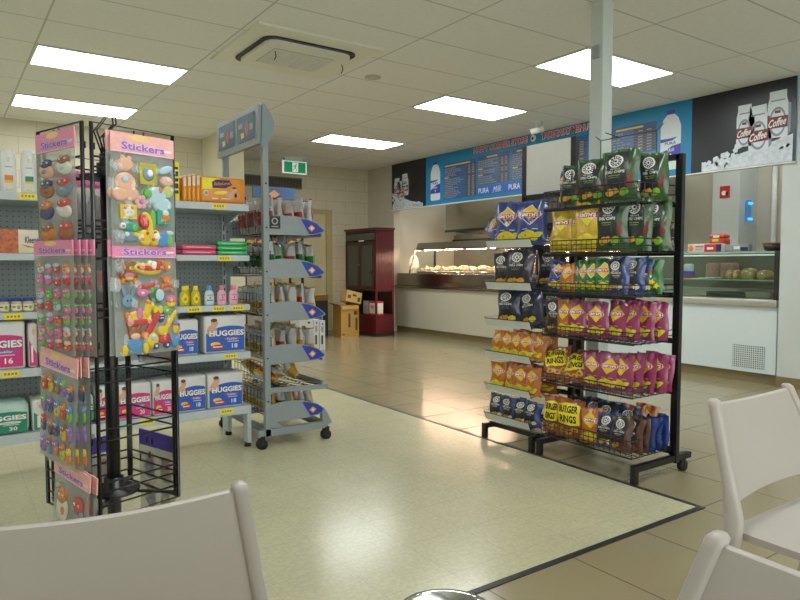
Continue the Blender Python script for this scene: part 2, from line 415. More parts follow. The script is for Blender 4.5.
# ---- CCTV camera
t = thing('security_camera', 'small white security camera hanging by the top of the menu sign', 'camera', (5.95, 5.68, CEIL))
a = MB(); a.box((-0.03, -0.05, -0.008), (0.03, 0.05, 0), WHITE); a.tube([(0, 0, 0), (0, 0, -0.07)], 0.008, WHITE); a.tube([(0, -0.09, 0), (0, -0.09, -0.05), (0, -0.03, -0.07)], 0.004, GREYMETAL); obj('bracket', a, t)
a = MB(); a.tube([(0.07, -0.05, -0.085), (-0.06, 0.045, -0.125)], 0.034, WHITE, 12); obj('body', a, t)
a = MB(); a.tube([(-0.06, 0.045, -0.125), (-0.068, 0.051, -0.128)], 0.03, BLACK, 12); a.tube([(-0.068, 0.051, -0.128), (-0.071, 0.053, -0.129)], 0.013, WHITE, 10); obj('lens', a, t)
# ---- wall vent
t = thing('wall_vent', 'dark louvred air vent high on the back wall', 'air vent', (4.08, YB, 2.44))
a = MB(); a.box((0, -0.04, 0), (1.04, 0, 0.19), mat('vent_frame', (120, 110, 82), 0.5)); obj('vent_frame', a, t)
a = MB(); DK = mat('vent_dark', (52, 48, 40), 0.6)
a.box((0.02, -0.045, 0.02), (1.02, -0.04, 0.17), DK)
for k in range(36): a.box((0.03+k*0.0275, -0.05, 0.02), (0.036+k*0.0275, -0.045, 0.17), mat('vent_rib', (92, 84, 66), 0.5))
obj('louvres', a, t)

# ================================================================== OVERHEAD MENU SIGN
SGB = mat('sign_blue', (22, 128, 178), 0.35, vary=0.03, scale=1.5); SGK = mat('sign_black', (26, 27, 36), 0.35, vary=0.1, scale=2)
MENU = mat('menu_board_blue', (36, 84, 138), 0.35, vary=0.12, scale=3); MDK = mat('menu_price_dark', (60, 64, 84), 0.4); STRB = mat('sign_strip_blue', (40, 104, 200), 0.35)
SREDO = mat('sign_red', (206, 60, 80), 0.4); SPURP = mat('bottle_label_blue', (60, 66, 170), 0.4); MILKW = mat('printed_milk_white', (214, 224, 228), 0.4, vary=0.04)
ICE = mat('printed_ice', (206, 216, 232), 0.4, vary=0.2, scale=25)
Y0, Z0 = 9.53, 2.10; SX = 6.452
fs = lambda u, v, off: Vector((SX - off, Y0 - u, Z0 + v))
t = thing('menu_sign', 'long overhead takeaway menu sign with blue panels and black milk picture ends', 'sign', (0, 0, 0))
a = MB(); a.box((SX, 2.95, Z0), (XW, Y0, CEIL-0.002), SGB); obj('backing', a, t)
H = CEIL - Z0 - 0.002
def milk_bottle(mb, cx, y0, y1, w):
    h = y1-y0
    mb.d_poly(fs, [(cx-w*.5, y0+.03*h), (cx-w*.42, y0), (cx+w*.42, y0), (cx+w*.5, y0+.03*h), (cx+w*.5, y0+.72*h), (cx+w*.36, y0+.86*h), (cx+w*.18, y0+.93*h), (cx-w*.18, y0+.93*h), (cx-w*.36, y0+.86*h), (cx-w*.5, y0+.72*h)], MILKW, 0.003)
    mb.d_rect(fs, cx-w*.2, y0+.93*h, cx+w*.2, y0+h, SPURP, 0.004)
    mb.d_poly(fs, [(cx-w*.5, y0+.18*h), (cx+w*.5, y0+.18*h), (cx+w*.5, y0+.42*h), (cx+w*.1, y0+.40*h), (cx-w*.5, y0+.28*h)], SPURP, 0.004)
    mb.d_poly(fs, [(cx-w*.5, y0+.47*h), (cx+w*.1, y0+.49*h), (cx+w*.35, y0+.54*h), (cx-w*.1, y0+.525*h), (cx-w*.5, y0+.53*h)], SPURP, 0.004)
    mb.d_text(fs, 'PURA', cx, y0+.445*h, w*.55, .05*h, SPURP, 0.005, 0.02)
    mb.d_text(fs, 'Milk', cx, y0+.33*h, w*.45, .06*h, WHITE, 0.005, 0.0, 0.4, 0.1)
    mb.d_rect(fs, cx-.02*w, y0+.21*h, cx+.05*w, y0+.27*h, WHITE, 0.005)
def carton(mb, cx, y0, w, h, tilt, coffee=True):
    c, q = math.cos(tilt), math.sin(tilt)
    T = lambda x, y: (cx + x*c - y*q, y0 + x*q + y*c)
    F = lambda x, y, off: fs(*T(x, y), off)
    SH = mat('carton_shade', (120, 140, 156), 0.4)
    mb.d_poly(F, [(-w*.5, 0), (w*.5, 0), (w*.5, h*.72), (w*.42, h*.86), (w*.42, h), (-w*.42, h), (-w*.42, h*.86), (-w*.5, h*.72)], MILKW, 0.003)
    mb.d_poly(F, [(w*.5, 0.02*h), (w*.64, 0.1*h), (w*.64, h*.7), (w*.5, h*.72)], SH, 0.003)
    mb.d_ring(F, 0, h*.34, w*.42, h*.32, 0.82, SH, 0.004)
    mb.d_rect(F, -w*.5, h*.2, w*.5, h*.45, DRED, 0.005)
    mb.d_rect(F, -w*.14, h*.52, w*.14, h*.58, DRED, 0.005)
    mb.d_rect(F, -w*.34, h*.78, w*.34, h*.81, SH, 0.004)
    if coffee: mb.d_text(F, 'Coffee', 0, h*.325, w*.86, h*.17, WHITE, 0.006, 0.02, 0.4, 0.12)
def ice(mb, x0, x1, hl, hr):
    mb.d_poly(fs, [(x0, .004), (x1, .004), (x1, hr*.85), (x0+(x1-x0)*.6, (hl*.4+hr*.6)*.8), (x0+(x1-x0)*.15, hl*.85+.02), (x0, min(hl, .12)*.5)], ICE, .0021)
    rnd = random.Random(3); n = 60
    for k in range(n):
        x = x0 + (x1-x0)*rnd.random(); f = (x-x0)/(x1-x0); top = hl + (hr-hl)*min(1, f*1.6); y = 0.02 + rnd.random()*max(0.01, top-0.02); s = 0.02 + 0.02*rnd.random()
        an = rnd.random()*PI; pts = [(min(x1+.02, max(x0, x+s*math.cos(an+k2*PI/2.5))), max(0.004, y+s*math.sin(an+k2*PI/2.5))) for k2 in range(5)]
        mb.d_poly(fs, pts, ICE, 0.0022 + 0.0002*(k % 4))
bl = MB(); bl.d_rect(fs, 0.0, 0, 0.98, H, SGK, 0.001)
carton(bl, 0.16, 0.20, 0.17, 0.33, -0.02, True); carton(bl, 0.40, 0.22, 0.18, 0.36, 0.02, True); carton(bl, 0.27, 0.13, 0.19, 0.34, 0.06, True)
rr_ = random.Random(3)
ice(bl, 0.02, 0.9, 0.27, 0.06); obj('picture_panel', bl, t, label='black end panel picturing coffee milk cartons on ice')
br = MB(); L = Y0-2.95; br.d_rect(fs, L-1.02, 0, L, H, SGK, 0.001)
ice(br, L-0.90, L-0.02, 0.07, 0.30); carton(br, L-0.47, 0.20, 0.155, 0.40, 0.0); carton(br, L-0.16, 0.24, 0.185, 0.43, 0.0); carton(br, L-0.33, 0.14, 0.19, 0.43, 0.03)
obj('picture_panel', br, t, label='black end panel picturing large coffee milk cartons on ice')
mm_ = MB(); milk_bottle(mm_, 1.23, 0.07, 0.67, 0.24); milk_bottle(mm_, L-1.26, 0.07, 0.70, 0.24)
mm_.d_text(fs, 'HAPPY CORNER STORE', 2.68, 0.715, 1.08, 0.09, WHITE, 0.002, 0.075); mm_.d_text(fs, 'HAPPY CORNER STORE', 2.68, 0.715, 1.06, 0.078, SREDO, 0.004, 0.03)
mm_.d_text(fs, 'TAKEAWAY MENU', 3.84, 0.715, 0.76, 0.09, WHITE, 0.002, 0.075); mm_.d_text(fs, 'TAKEAWAY MENU', 3.84, 0.715, 0.74, 0.078, SREDO, 0.004, 0.03)
mm_.d_ell(fs, 3.32, 0.715, .05, .045, WHITE, 0.004); mm_.d_ell(fs, 3.31, 0.715, .02, .02, BLACK, 0.005)
def board(x0, x1, y0, y1, px0, px1, rows, seed, head=None, mid=()):
    rnd = random.Random(seed)
    mm_.d_rect(fs, x0, y0, x1, y1, MENU, 0.002)
    if px0 is not None: mm_.d_rect(fs, px0, y0+0.01, px1, y1-0.05, MDK, 0.003)
    dy = (y1-y0-0.07)/rows
    for k in range(rows):
        y = y1-0.06-dy*(k+0.5)
        mm_.d_rect(fs, x0+0.01, y-dy*.5, x1-0.01, y-dy*.5+0.002, GREYP, 0.0035)
        if k in mid: mm_.d_rect(fs, x0+0.02, y-0.006, x0+0.12, y+0.008, YEL, 0.004); continue
        x = x0+0.02; end = x0+(x1-x0)*(0.3+0.3*rnd.random())
        while x < end:
            w = 0.02+0.04*rnd.random(); mm_.d_rect(fs, x, y-0.005, x+w, y+0.006, GREYP, 0.004); x += w+0.012
        if px0 is not None:
            for q in (0.2, 0.6):
                xx = px0+(px1-px0)*q; mm_.d_rect(fs, xx, y-0.005, xx+(px1-px0)*.22, y+0.006, GREYP, 0.004)
    if head: mm_.d_rect(fs, x0+head[0], y1-0.04, x0+head[1], y1-0.022, YEL, 0.004)
board(1.44, 2.20, 0.06, 0.60, 1.97, 2.19, 17, 1, (0.03, 0.62), (5,))
board(2.22, 2.90, 0.20, 0.62, 2.68, 2.87, 12, 2, (0.2, 0.42), (4, 7))
board(2.92, 3.46, 0.20, 0.62, 3.25, 3.44, 12, 4, (0.1, 0.3), (6,))
board(3.48, 4.22, 0.20, 0.62, 3.95, 4.2, 12, 5, (0.1, 0.4), (6,))
board(4.46, 5.15, 0.30, 0.62, 4.86, 5.14, 8, 8, (0.16, 0.52))
mm_.d_rect(fs, 2.21, 0.055, 4.1, 0.185, STRB, 0.002)
for x_ in (2.36, 2.98, 3.6): mm_.d_text(fs, 'PURA', x_, 0.12, 0.22, 0.075, WHITE, 0.004, 0.015); mm_.d_text(fs, 'Milk', x_+0.28, 0.12, 0.18, 0.085, WHITE, 0.004, 0.0, 0.4, 0.1)
mm_.d_poly(fs, [(4.74, 0.2), (4.85, 0.235), (5.0, 0.235), (5.06, 0.22), (5.1, 0.2), (5.0, 0.17), (4.85, 0.16)], MILKW, 0.003); mm_.d_poly(fs, [(4.8, 0.205), (4.85, 0.225), (5.0, 0.225), (5.0, 0.19), (4.84, 0.185)], LIME, 0.004)
obj('printed_panel', mm_, t, label='blue panel with menu lists, milk bottles and red heading')
a = MB(); a.box((SX-0.01, 2.95, Z0-0.012), (XW, Y0, Z0), WHITE); obj('lower_edge', a, t)

# ================================================================== COUNTER, BAIN-MARIE, KITCHEN
t = thing('serving_counter', 'long cream serving counter below the hot food display', 'counter', (0, 0, 0))
a = MB(); a.box((6.50, 5.45, 0.1), (7.15, 9.49, 0.765), LAM); obj('front_panel', a, t)
a = MB(); a.box((6.53, 5.45, 0), (7.12, 9.49, 0.1), KICK); obj('kickboard', a, t)
a = MB(); a.rbox((6.46, 5.45, 0.765), (7.18, 9.49, 0.80), STEEL, 0.006); obj('worktop', a, t)
t = thing('hot_food_display', 'stainless hot food display with curved glass and glowing heat lamps', 'food warmer', (0, 0, 0))
a = MB(); a.rbox((6.48, 6.62, 0.80), (7.12, 9.42, 1.01), STEEL, 0.008); obj('base', a, t)
CAN = mat('canopy_steel', (196, 190, 176), 0.25, 1.0)
a = MB(); pr = [(6.62, 1.395), (6.60, 1.42), (6.64, 1.52), (7.05, 1.54), (7.05, 1.45), (6.70, 1.42)]
a.prism([(x, 6.70, z) for x, z in pr], (0, 2.32, 0), CAN); obj('canopy', a, t)
HEAT = bpy.data.materials.new('heat_lamp_glow'); HEAT.use_nodes = True; _b = HEAT.node_tree.nodes['Principled BSDF']
_b.inputs['Emission Color'].default_value = (1.0, 0.62, 0.42, 1); _b.inputs['Emission Strength'].default_value = 240
for k in range(4):
    y_ = 6.95+k*0.55; a = MB(); a.tube([(6.80, y_, 1.408), (6.80, y_+0.44, 1.408)], 0.010, HEAT, 8); obj('heat_lamp', a, t)
a = MB()
def cg(u, v):
    an = v*R_(75); return Vector((6.50 + 0.13*math.sin(an)*1.0 + 0.0, 6.68+u*2.4, 1.01 + 0.42*math.sin(an)**0.9 if an > 0 else 1.01))
a.grid(cg, 1, 10, GLASS); obj('curved_glass', a, t)
def end_glass(y):
    m_ = MB(); P = [(7.05, y, 1.01)] + [(cg(0, k/10).x, y, cg(0, k/10).z) for k in range(11)] + [(7.05, y, 1.45)]
    m_.add(P, [tuple(range(len(P)))], GLASS); return m_
obj('end_glass', end_glass(9.07), t); obj('end_glass', end_glass(6.68), t)
for y_ in (6.68, 9.07):
    a = MB(); a.tube([(cg(0, k/10).x, y_, cg(0, k/10).z) for k in range(11)], 0.012, STEEL, 6); a.bar((7.04, y_, 1.0), (7.04, y_, 1.46), 0.03, 0.03, STEELD); obj('end_frame', a, t)
FOODM = mat('fried_food', (240, 204, 166), 0.6, vary=0.25, scale=30)
rnd = random.Random(11)
GN = mat('tray_steel', (200, 196, 190), 0.3, 1.0)
FK = ['chips', 'battered pieces', 'potato wedges', 'fried chicken pieces']
for k in range(4):
    y_ = 6.80+k*0.56
    tt = thing('food_tray', 'steel tray heaped with golden %s under the heat lamps' % FK[k], 'food tray', (6.80, y_+0.25, 1.012))
    a = MB(); a.rbox((-0.22, -0.25, 0), (0.22, 0.25, 0.035), GN, 0.01); obj('tray', a, tt)
    f = MB()
    for q in range(60):
        c = Vector((rnd.uniform(-.19, .19), rnd.uniform(-.22, .22), 0)); c.z = 0.04+0.06*(1-abs(c.x)/.22)*rnd.random()+0.02
        dd = Vector((rnd.uniform(-1, 1), rnd.uniform(-1, 1), rnd.uniform(-.3, .5))).normalized()*rnd.uniform(.025, .055)
        f.tube([c-dd, c, c+dd], [0.010, 0.017, 0.010] if k != 0 else 0.008, FOODM, 5)
    o = obj('fried_food', f, tt); o['kind'] = 'stuff'
# paper sheaf at the end
a = MB()
for k in range(12):
    an = R_(20+k*11); a.prism([(6.62+0.01*k, 9.16, 1.02), (6.62+0.01*k+0.30*math.cos(an)*.6, 9.16+0.02, 1.02+0.30*math.sin(an)), (6.62+0.01*k+0.30*math.cos(an+.17)*.6, 9.16+.03, 1.02+0.30*math.sin(an+.17))], (0, 0.004, 0), mat('white_paper', (228, 220, 210), 0.6))
solo('paper_bag_fan', a, 'fanned white paper serving bags at the cabinet end of the hot food display', 'paper bags')
# kitchen hood and bench
t = thing('range_hood', 'big stainless range hood over the kitchen cooking line', 'range hood', (0, 0, 0))
a = MB(); a.prism([(7.3, 5.0, 1.75), (7.3, 5.0, 2.3), (7.95, 5.0, 2.3), (7.95, 5.0, 1.70)], (0, 4.1, 0), STEEL); obj('hood_body', a, t)
a = MB(); a.box((7.28, 5.0, 1.72), (7.32, 9.1, 1.76), STEELD); obj('gutter', a, t)
a = MB(); a.box((7.90, 5.0, 0.9), (7.945, 9.6, 1.70), STEEL); obj('splashback', a, t)
a = MB(); a.box((7.86, 5.0, 1.52), (7.9, 9.6, 1.62), STEELD); a.box((7.84, 5.0, 1.48), (7.9, 9.6, 1.50), BLACK); obj('wall_rail', a, t)
t = thing('kitchen_bench', 'stainless cooking bench under the range hood', 'bench', (0, 0, 0))
a = MB(); a.box((7.45, 5.0, 0.86), (7.89, 9.6, 0.9), STEEL); obj('bench_top', a, t)
a = MB(); a.box((7.5, 5.0, 0.0), (7.89, 9.6, 0.86), STEELD); obj('bench_base', a, t)
# red fire sign, insect light, pipe
t = thing('fire_sign', 'small red square fire sign on the pale pier', 'sign', (7.549, 4.21, 2.00))
a = MB(); a.box((-0.004, -0.06, -0.07), (0, 0.06, 0.07), RED); f2 = lambda u, v, off: Vector((-0.004-off, -u, v)); a.d_ell(f2, -0.01, -0.01, 0.03, 0.028, WHITE, 0.001); a.d_rect(f2, 0.01, -0.04, 0.04, 0.0, BLACK, 0.002); obj('panel', a, t)
BLU = mat('insect_light_glow', (40, 150, 255), 0.4, emit=2.5, vary=0); BLB = mat('insect_light_body', (70, 130, 190), 0.4, emit=0.25)
t = thing('insect_light', 'glowing blue insect light fixed to the pier', 'insect light', (7.70, 4.039, 1.78))
a = MB(); a.box((-0.02, -0.045, -0.12), (0.03, 0, 0.12), BLB); obj('housing', a, t)
for z_ in (0.08, -0.10):
    a = MB(); a.tube([(-0.025, -0.05, z_), (0.03, -0.05, z_)], 0.016, BLU, 8); obj('lamp', a, t)
a = MB(); a.tube([(7.9, 3.82, 0), (7.9, 3.82, CEIL)], 0.03, mat('pale_pipe', (222, 226, 220), 0.25), 10); solo('wall_pipe', a, 'upright pale pipe on the kitchen wall by the counter opening', 'pipe')

# chilled display counter
FRW = mat('fridge_white', (214, 226, 226), 0.3, vary=0.01)
t = thing('chilled_display_counter', 'white chilled counter with glass food display and perforated vent', 'display counter', (0, 0, 0))
a = MB(); a.box((6.5, 3.085, 0.1), (7.2, 5.44, 0.745), FRW); obj('front_panel', a, t)
a = MB(); a.box((6.53, 3.085, 0), (7.15, 5.44, 0.1), KICK); obj('kickboard', a, t)
a = MB(); a.rbox((6.47, 3.085, 0.745), (7.2, 5.44, 0.815), mat('ledge_steel', (196, 196, 186), 0.3, 0.6), 0.006); obj('ledge', a, t)
VENT = peg_mat('vent_perforation', (206, 216, 214), (70, 74, 74), 0.018, 0.006)
# perforated vent uses its own two axis grid
_m = bpy.data.materials.new('vent_holes'); _m.use_nodes = True; MATS['vent_holes'] = _m
nt = _m.node_tree; tc = nt.nodes.new('ShaderNodeTexCoord'); vo = nt.nodes.new('ShaderNodeTexVoronoi'); vo.inputs['Scale'].default_value = 48; vo.inputs['Randomness'].default_value = 0.0
rp = nt.nodes.new('ShaderNodeValToRGB'); rp.color_ramp.elements[0].position = 0.40; rp.color_ramp.elements[1].position = 0.46; rp.color_ramp.elements[0].color = rgb(64, 70, 74); rp.color_ramp.elements[1].color = rgb(206, 216, 214)
nt.links.new(tc.outputs['Object'], vo.inputs['Vector']); nt.links.new(vo.outputs['Distance'], rp.inputs['Fac']); nt.links.new(rp.outputs['Color'], nt.nodes['Principled BSDF'].inputs['Base Color'])
a = MB(); a.box((6.494, 3.19, 0.14), (6.5, 3.5, 0.36), _m); obj('vent_panel', a, t)
CASE = mat('case_interior', (112, 108, 98), 0.5); CASEP = mat('case_panel', (176, 166, 154), 0.4)
a = MB(); a.box((7.12, 3.12, 0.815), (7.15, 5.44, 1.28), CASE); a.box((6.95, 3.12, 0.815), (7.12, 5.44, 0.90), CASEP); obj('case_back', a, t)
GEDGE = mat('glass_edge_green', (150, 186, 170), 0.1)
a = MB(); a.box((6.52, 3.10, 1.268), (7.15, 5.44, 1.280), GLASS); a.box((6.515, 3.10, 1.266), (6.521, 5.44, 1.282), GEDGE); obj('glass_top', a, t)
a = MB(); a.box((6.60, 3.12, 0.995), (7.1, 5.44, 1.003), GLASS); a.box((6.595, 3.12, 0.994), (6.600, 5.44, 1.004), GEDGE); obj('glass_shelf', a, t)
a = MB(); a.box((6.522, 3.12, 0.82), (6.526, 5.44, 1.266), GLASS); obj('front_glass', a, t)
for y_ in (3.09, 5.40):
    a = MB(); a.box((6.50, y_, 0.815), (6.55, y_+0.035, 1.28), STEELD); obj('corner_post', a, t)
a = MB(); a.tube([(7.10, 3.3, 1.255), (7.10, 5.2, 1.255)], 0.008, mat('case_lamp', (225, 230, 215), 0.4, emit=0.6, vary=0), 8); obj('case_light', a, t)
# things on the counter top
BOXR = mat('box_red', (190, 44, 40), 0.45); BOXW = mat('box_cream', (214, 206, 194), 0.5); NAV = NAVY
def front_pack(w, h, dpt, m, r=0.006):
    a_ = MB(); a_.rbox((-w/2, -dpt/2, 0), (w/2, dpt/2, h), m, r); return a_
a = front_pack(0.38, 0.09, 0.08, BOXW); fn = lambda u, v, off: Vector((u, -0.04-off, v))
a.d_ell(fn, -0.15, 0.045, 0.025, 0.032, ORG, 0.001); a.d_rect(fn, 0.0, 0.005, 0.13, 0.085, BOXR, 0.001); a.d_rect(fn, 0.13, 0.005, 0.185, 0.085, NAVY, 0.001); a.d_rect(fn, -0.10, 0.055, -0.01, 0.068, RED, 0.001); a.d_rect(fn, -0.10, 0.03, -0.02, 0.04, GREYP, 0.001); a.d_rect(fn, 0.03, 0.03, 0.1, 0.055, WHITE, 0.002)
solo('cling_wrap_box', a, 'long red and cream wrap box lying on the chilled counter top', 'box', (6.66, 3.90, 1.282), (0, 0, R_(-90)))
a = front_pack(0.26, 0.08, 0.08, mat('box_grey', (140, 144, 140), 0.5)); a.d_rect(fn, -0.12, 0.02, -0.04, 0.07, GREYP, 0.001); a.d_rect(fn, 0.05, 0.01, 0.125, 0.05, NAVY, 0.001); a.d_rect(fn, -0.02, 0.03, 0.04, 0.06, WHITE, 0.001)
solo('foil_box', a, 'grey foil box on the chilled counter top beside the red wrap box', 'box', (6.72, 3.60, 1.282), (0, 0, R_(-88)))
t = thing('red_plastic_tub', 'red plastic tub standing behind the wrap box on the counter', 'tub', (6.95, 3.92, 1.282))
a = MB(); a.rbox((-0.08, -0.085, 0), (0.08, 0.085, 0.16), mat('tub_red', (196, 52, 36), 0.3), 0.03, 3); obj('tub', a, t)
a = MB(); a.rbox((-0.075, -0.08, 0.158), (0.075, 0.08, 0.20), mat('tub_lid', (216, 84, 44), 0.3), 0.02, 3); fn3 = lambda u, v, off: Vector((-0.08-off, -u, v)); a.d_rect(fn3, -0.04, 0.12, 0.03, 0.15, YEL, 0.002); a.d_rect(fn3, -0.03, 0.16, 0.04, 0.185, WHITE, 0.002); obj('lid', a, t)
t = thing('brown_bowl', 'brown rimmed bowl on the chilled counter top near the wall', 'bowl', (6.72, 3.24, 1.282))
a = MB(); a.lathe([(0.06, 0), (0.085, 0.02), (0.10, 0.075), (0.095, 0.075), (0.08, 0.025), (0.0, 0.012)], mat('bowl_dark', (58, 44, 36), 0.4), 20); obj('bowl', a, t)
a = MB(); a.lathe([(0.10, 0.072), (0.108, 0.078), (0.108, 0.086), (0.095, 0.084)], mat('bowl_rim', (150, 92, 44), 0.4), 20, caps=False); obj('rim', a, t)
# food in the case
def bun_bag(name, label, y, w, h, m, n, z=1.004, x=6.78, grp=None):
    t_ = thing(name, label, 'bread', (x, y, z), 0, grp)
    a_ = MB()
    for k in range(n):
        yy = -w/2 + w*(k+.5)/n
        a_.lathe([(0.0, 0), (0.4, 0.02), (0.5, 0.3), (0.46, 0.65), (0.3, 0.9), (0.0, 1.0)], m, 12, M=Matrix.Translation((0, yy, 0)) @ Matrix.Diagonal((0.16, w/n*1.02, h, 1)))
    obj('loaf', a_, t_)
    b_ = MB(); b_.lathe([(0.0, -0.004), (0.44, 0.0), (0.56, 0.3), (0.52, 0.7), (0.33, 1.0), (0.0, 1.06)], PLASTIC_CLEAR, 14, M=Matrix.Diagonal((0.2, w*1.02, h, 1))); obj('bag', b_, t_)
BUN = mat('bun_crust', (206, 150, 76), 0.45, vary=0.15, scale=25); BUN2 = mat('bun_crust_gold', (190, 150, 80), 0.45, vary=0.15, scale=25)
bun_bag('bread_roll_bag', 'clear bag of orange brown rolls on the case shelf, first of three', 3.66, 0.16, 0.10, BUN, 2, grp='bagged bread in the glass case')
bun_bag('bread_roll_bag', 'clear bag with the tallest golden loaf, middle of three bread bags', 3.50, 0.17, 0.12, BUN2, 1, grp='bagged bread in the glass case')
bun_bag('bread_roll_bag', 'clear bag with one round golden loaf, closest bread bag to the wall', 3.34, 0.16, 0.10, BUN2, 1, grp='bagged bread in the glass case')
a = MB(); a.rbox((-0.03, -0.05, 0), (0.03, 0.05, 0.16), mat('bottle_pale', (200, 205, 215), 0.3), 0.02, 2); a.box((-0.032, -0.052, 0.03), (0.032, 0.052, 0.08), BLUEP); a.box((-0.032, -0.052, 0.004), (0.032, 0.052, 0.03), RED)
solo('tapered_carton', a, 'white blue and red carton in the glass case beside the black rack post', 'carton', (6.70, 4.12, 1.004))
MEATP = mat('pink_smallgoods', (190, 140, 130), 0.5, vary=0.2, scale=40)
for k, (y_, z_) in enumerate(((3.98, 1.004), (3.82, 1.004))):
    a = MB(); a.rbox((-0.08, -0.075, 0), (0.08, 0.075, 0.17), MEATP, 0.03, 2); solo('smallgoods_tray', a, ['upright pink smallgoods pack in the glass case closer to the rack', 'upright pink smallgoods pack in the glass case closer to the bread'][k], 'packaged meat', (6.98, y_, z_), (0, 0, 0), 'pink smallgoods packs')
for k in range(3):
    a = MB(); a.box((-0.05, -0.07, 0), (0.05, 0.07, 0.006), WHITE); solo('paper_sheet', a, ['white paper sheet on the case shelf, nearest the rack end', 'white paper sheet overlapping two others on the case shelf', 'white paper sheet on the case shelf touching the bread bags'][k].replace('nearest', 'by'), 'paper', (6.66, 3.97-k*0.075, 1.004+k*0.006), (0, 0, R_(20*k)), 'paper sheets on the case shelf')
a = MB(); a.rbox((-0.1, -0.13, 0), (0.1, 0.13, 0.07), mat('tray_grey', (130, 124, 112), 0.5), 0.01); solo('deli_tray', a, 'grey deli tray at the bottom of the glass case', 'tray', (6.80, 3.38, 0.816))
a = MB(); a.rbox((-0.1, -0.22, 0), (0.1, 0.22, 0.055), BLACK, 0.01); solo('deli_tray', a, 'black deli tray at the bottom of the glass case', 'tray', (6.80, 3.70, 0.816))
t = thing('sauce_bottle', 'small yellow sauce bottle in the glass case by the end post', 'bottle', (6.74, 3.19, 1.004))
a = MB(); a.lathe([(0.02, 0), (0.022, 0.06), (0.012, 0.08), (0.010, 0.085)], YEL, 12); obj('bottle', a, t)
a = MB(); a.lathe([(0.012, 0.085), (0.012, 0.10), (0.006, 0.115)], BLACK, 10); obj('cap', a, t)
#==CONT==

# ================================================================== CHIP BAGS
def bag_fns(w, h, T, seed, flop=0.0):
    rnd = random.Random(seed); a1, a2, a3, a4 = [rnd.uniform(0, 6.28) for _ in range(4)]; k1, k2 = rnd.uniform(3, 6), rnd.uniform(5, 9)
    def base(u, v):
        uu = max(-1, min(1, u)); vv = max(0, min(1, v))
        prof = (max(0.0, 1-abs(uu)**2.6))**0.75 * max(0.0, math.sin(PI*(vv*0.96+0.02)))**0.5
        x = u*w/2*(1-0.07*math.sin(PI*vv)) + 0.005*math.sin(a4+vv*7) + 0.010*math.sin(a2)*vv*vv
        wr = (0.16*math.sin(a1+k1*uu+2.5*vv)*math.sin(a2+k2*vv) + 0.10*math.sin(a3+9*uu*vv+6*vv) + 0.06*math.sin(a4+14*uu-5*vv))
        z = v*h + (0.006*math.sin(uu*2+a1) if vv > 0.95 else 0)
        lean = 0.010*math.sin(uu*8+a2)*vv**6 + 0.006*math.sin(uu*6+a3)*(1-vv)**6 - flop*vv**3*0.05
        return x, prof, wr, z, lean
    def front(u, v, off=0.0):
        x, p, wr, z, l = base(u, v); return Vector((x, -(T/2*p*(1+wr)) - off + l, z))
    def back(u, v, off=0.0):
        x, p, wr, z, l = base(u, v); return Vector((x, (T/2*p*(1-wr)) + off + l, z))
    return front, back
FOIL = mat('silver_foil', (214, 216, 220), 0.3, 0.35, vary=0.12, bump=.5, bscale=22)
def foil(name, c):
    c = tuple(int(q*.86+4) for q in c)
    return mat('bag_'+name, c, 0.3, 0.0, vary=0.16, scale=16, spec=0.7, coat=0.5, bump=0.5, bscale=22)
BC = dict(blue=foil('blue', (30, 62, 150)), yellow=foil('yellow', (238, 196, 26)), orange=foil('orange', (216, 116, 36)), green=foil('green', (36, 130, 58)), pink=foil('pink', (166, 48, 104)),
          dgreen=foil('deep_green', (38, 90, 28)), purple=foil('purple', (48, 34, 62)), navy=foil('navy', (28, 38, 82)), brown=foil('brown', (92, 56, 38)), royal=foil('royal', (32, 66, 150)),
          burger=foil('burnt_orange', (176, 84, 30)), thins=foil('leaf_green', (30, 120, 44)), wred=foil('white_red', (214, 214, 212)), silver=FOIL, gold=foil('gold', (230, 180, 30)), red=foil('red', (190, 50, 34)), dark=foil('charcoal', (44, 44, 46)))
CHIPY = mat('printed_chip', (240, 208, 50), 0.4, vary=0.2, scale=40); CHIPO = mat('printed_corn_chip', (214, 160, 50), 0.4, vary=0.2, scale=40); PANELK = mat('bag_black_panel', (38, 42, 42), 0.35); REDB = mat('printed_pepper', (120, 40, 34), 0.4, vary=0.2, scale=40)
